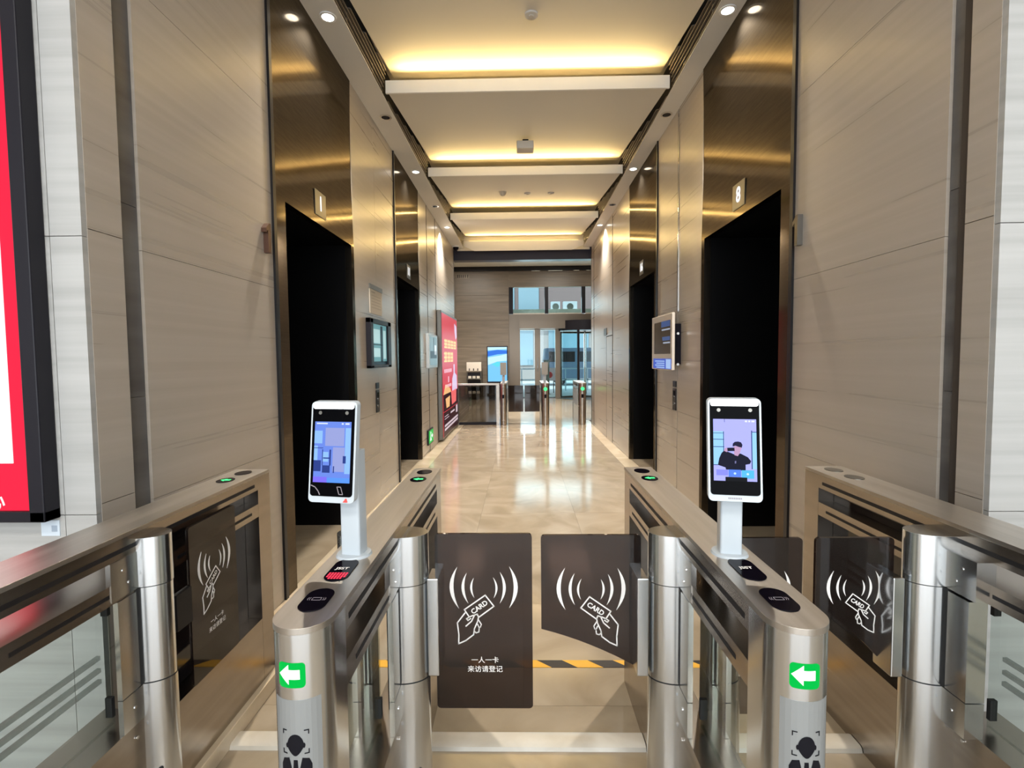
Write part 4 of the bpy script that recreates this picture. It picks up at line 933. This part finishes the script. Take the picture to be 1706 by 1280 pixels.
# slim lit display just beyond the corridor end
t = thing('side_display', 'slim bluish lit display seen edge on beyond left wall', 'display', (-1.62, 12.6, 0))
obj('case', MB().box(-1.86, -1.74, 12.2, 13.3, 0.86, 2.1), 'frame_dark', t, bevel=0.005)
obj('screen', MB().box(-1.739, -1.736, 12.24, 13.26, 0.9, 2.06), emit('side_blue', srgb(170, 195, 245), 0.9), t)
obj('stand', MB().box(-1.84, -1.76, 12.6, 12.9, 0, 0.86), 'grey_metal', t)

# far row of turnstiles and the glass barrier
def far_turnstile(x0, x1, y0, label, light, dev):
    xc = (x0 + x1) / 2; r = (x1 - x0) / 2; yc = y0 + r; Hf = 0.93
    t = thing('turnstile', label, 'turnstile', (xc, y0 + 0.6, 0), 'turnstiles at the far end')
    tip = [(xc + r * math.cos(a), yc + r * math.sin(a)) for a in [PI + PI * i / 14 for i in range(15)]]
    obj('front_column', MB().planz(tip + [(x1, yc + 0.12), (x0, yc + 0.12)], 0, Hf - 0.03), 'steel_dark', t, smooth=True)
    obj('top_cover', MB().planz(tip + [(x1, y0 + 1.3), (x0, y0 + 1.3)], Hf - 0.03, Hf), 'steel_top', t, smooth=True)
    obj('mid_rail', MB().box(x0, x1, yc + 0.12, y0 + 1.3, 0.78, 0.84), 'steel_dark', t)
    obj('lower_box', MB().box(x0, x1, yc + 0.12, y0 + 1.3, 0, 0.4), 'steel_dark', t)
    obj('glass_panel', MB().box(xc - .005, xc + .005, yc + 0.12, y0 + 1.2, 0.4, 0.78), 'glass_smoke', t)
    obj('rear_column', MB().box(x0, x1, y0 + 1.2, y0 + 1.299, 0, Hf - 0.03), 'steel_dark', t)
    obj('column_plate', MB().box(xc - 0.025, xc + 0.025, y0 - 0.006, y0 + 0.02, 0.60, 0.68), 'black_gloss', t)
    if light: obj('indicator_light', MB().cyl((xc, y0 + 0.012, 0.80), 0.04, -0.02, 'y', 14), 'green_hot', t)
    if dev:
        obj('reader_pole', MB().box(xc - 0.03, xc + 0.03, y0 + 0.30, y0 + 0.34, Hf, Hf + 0.30), 'white_plastic', t)
        obj('reader_screen', MB().box(xc - 0.07, xc + 0.07, y0 + 0.27, y0 + 0.30, Hf + 0.18, Hf + 0.46), 'brown_metal', t)
    return t
f1 = far_turnstile(-0.475, -0.33, 11.15, 'far turnstile at the end of the glass barrier', False, True)
f2 = far_turnstile(0.45, 0.62, 11.15, 'far turnstile with green light in the middle of the row', True, True)
f3 = far_turnstile(1.27, 1.44, 11.15, 'far turnstile with green light against right wall', True, False)
for (par, a, c) in ((f1, -0.30, 0.045), (f2, 0.075, 0.42)):
    obj('gate_leaf', MB().box(a, c, 11.62, 11.632, 0.25, 0.86), 'leaf', par)
t = thing('glass_barrier', 'low smoked glass barrier with steel top rail at corridor end', 'barrier', (-0.95, 11.25, 0))
obj('top_rail', MB().box(-1.47, -0.49, 11.22, 11.29, 0.89, 0.93), 'steel_top', t, bevel=0.004)
obj('bottom_rail', MB().box(-1.40, -0.52, 11.235, 11.275, 0.0, 0.06), 'frame_dark', t)
for xx in (-1.47, -0.56): obj('post', MB().box(xx, xx + 0.07, 11.23, 11.28, 0, 0.89), 'steel_dark', t)
obj('glass_panel', MB().box(-1.40, -0.56, 11.25, 11.26, 0.06, 0.89), 'glass_smoke', t)

# ------------------------------------------------------------------ street outside
struct('ground_outside', MB().box(-14, 18, 19.2, 45, -0.1, -0.02), mat('pale_paving', (0.55, 0.55, 0.54), 0.6))
bd = thing('building', 'pale office block across the street with blue windows', 'building', (4, 33, 0))
obj('wall', MB().box(-10, 18, 33, 36, 0, 14), mat('block_wall', (0.42, 0.36, 0.34), 0.8), bd)
for j in range(3):
    for i in range(7):
        a = -9 + 3.6 * i
        obj('window', MB().box(a, a + 2.6, 32.93, 33.0, 1.0 + 3.4 * j, 3.3 + 3.4 * j), mat('block_glass', (0.25, 0.36, 0.42), 0.1) if i + j == 0 else bpy.data.materials['block_glass'], bd)
for j in range(3): obj('ledge', MB().box(-10, 18, 32.6, 33, 3.7 + 3.4 * j, 4.0 + 3.4 * j), 'paint_white', bd)
cn = thing('entrance_canopy', 'flat pale canopy roof outside upper windows', 'canopy', (2, 20.5, 3.0))
obj('slab', MB().box(-3, 7, 19.0, 22.5, 3.15, 3.30), 'threshold', cn)
for xx in (-2.8, 6.6): obj('column', MB().box(xx, xx + 0.2, 22.1, 22.3, -0.02, 3.15), 'brown_metal', cn)
bw = thing('annex', 'brown panelled annex with blue glazing seen through upper windows', 'building', (2, 25, 0))
obj('wall', MB().box(-4, 9, 25, 26.5, 3.4, 5.3), mat('annex_brown', (0.20, 0.13, 0.12), 0.7), bw)
for xx in (-3.8, 8.5): obj('support', MB().box(xx, xx + 0.4, 25.2, 26, -0.02, 3.4), 'brown_metal', bw)
obj('roof', MB().box(-4.2, 9.2, 24.8, 26.6, 5.3, 5.5), mat('annex_roof', (0.35, 0.55, 0.65), 0.4), bw)
for a in (-1.3, -0.1, 3.6): obj('glazing', MB().box(a, a + 1.0, 24.95, 25.0, 3.5, 5.2), mat('annex_glass', (0.22, 0.29, 0.33), 0.15), bw)
for (a, wd_, nm) in ((1.22, 0.36, 'white air conditioner on canopy, left of two'), (1.70, 0.56, 'white air conditioner on canopy, right of two')):
    t = thing('air_conditioner', nm, 'air conditioner', (a + wd_ / 2, 20.4, 3.30), 'air conditioners on the canopy')
    obj('case', MB().box(a, a + wd_, 20.3, 20.6, 3.32, 3.72), 'white_plastic', t, bevel=0.01)
    obj('fan_grille', MB().cyl((a + wd_ / 2, 20.3, 3.52), 0.13, -0.01, 'y', 20), 'grey_metal', t, smooth=True)
    for q in (0.04, wd_ - 0.08): obj('foot', MB().box(a + q, a + q + 0.04, 20.34, 20.56, 3.30, 3.32), 'frame_dark', t)
t = thing('sign_board', 'small red and white sign board outside the glass door', 'sign', (1.15, 21.5, 0))
obj('board', MB().box(0.80, 1.45, 21.5, 21.54, 0.5, 1.05), mat('pale_sign', (0.75, 0.6, 0.58), 0.5), t)
obj('red_mark', MB().cyl((1.2, 21.5, 0.75), 0.14, -0.006, 'y', 20), 'red_plastic', t)
for xx in (0.85, 1.36): obj('leg', MB().box(xx, xx + 0.04, 21.5, 21.54, -0.02, 0.5), 'grey_metal', t)
t = thing('bollard_box', 'brown cabinet post outside the glass door', 'post', (1.1, 20.8, 0))
obj('body', MB().box(0.92, 1.16, 20.7, 20.9, 0.0, 1.35), 'brown_metal', t, bevel=0.01)
obj('cap', MB().box(0.90, 1.18, 20.68, 20.92, 1.35, 1.40), 'grey_metal', t)
obj('foot_plate', MB().box(0.88, 1.2, 20.66, 20.94, -0.02, 0.0), 'grey_metal', t)
t = thing('barrier_rail', 'white street railing outside the entrance', 'railing', (2, 23, 0))
for z in (0.95, 0.45): obj('rail', MB().box(-3, 6, 23.0, 23.05, z, z + 0.06), 'white_plastic', t)
for k in range(10): obj('post', MB().box(-3 + k, -2.95 + k, 23.0, 23.05, -0.02, 0.95), 'white_plastic', t)
pr = thing('parked_van', 'blue grey van parked across the street', 'van', (3.4, 28, 0))
obj('body', MB().prism([(1.2, 0.35), (6.2, 0.35), (6.2, 1.2), (5.6, 1.3), (5.0, 2.0), (1.3, 2.0), (1.2, 1.2)], lambda u, v, h: (u, h, v), 27.2, 28.9), mat('van_paint', (0.12, 0.16, 0.22), 0.3), pr, bevel=0.05)
for (a, c) in ((1.5, 2.9), (3.1, 4.3)): obj('window', MB().box(a, c, 27.18, 27.2, 1.25, 1.8), 'dark_glass', pr)
for xx in (2.1, 5.2): obj('wheel', MB().cyl((xx, 27.25, 0.32), 0.34, 0.2, 'y', 24), 'frame_dark', pr, smooth=True)
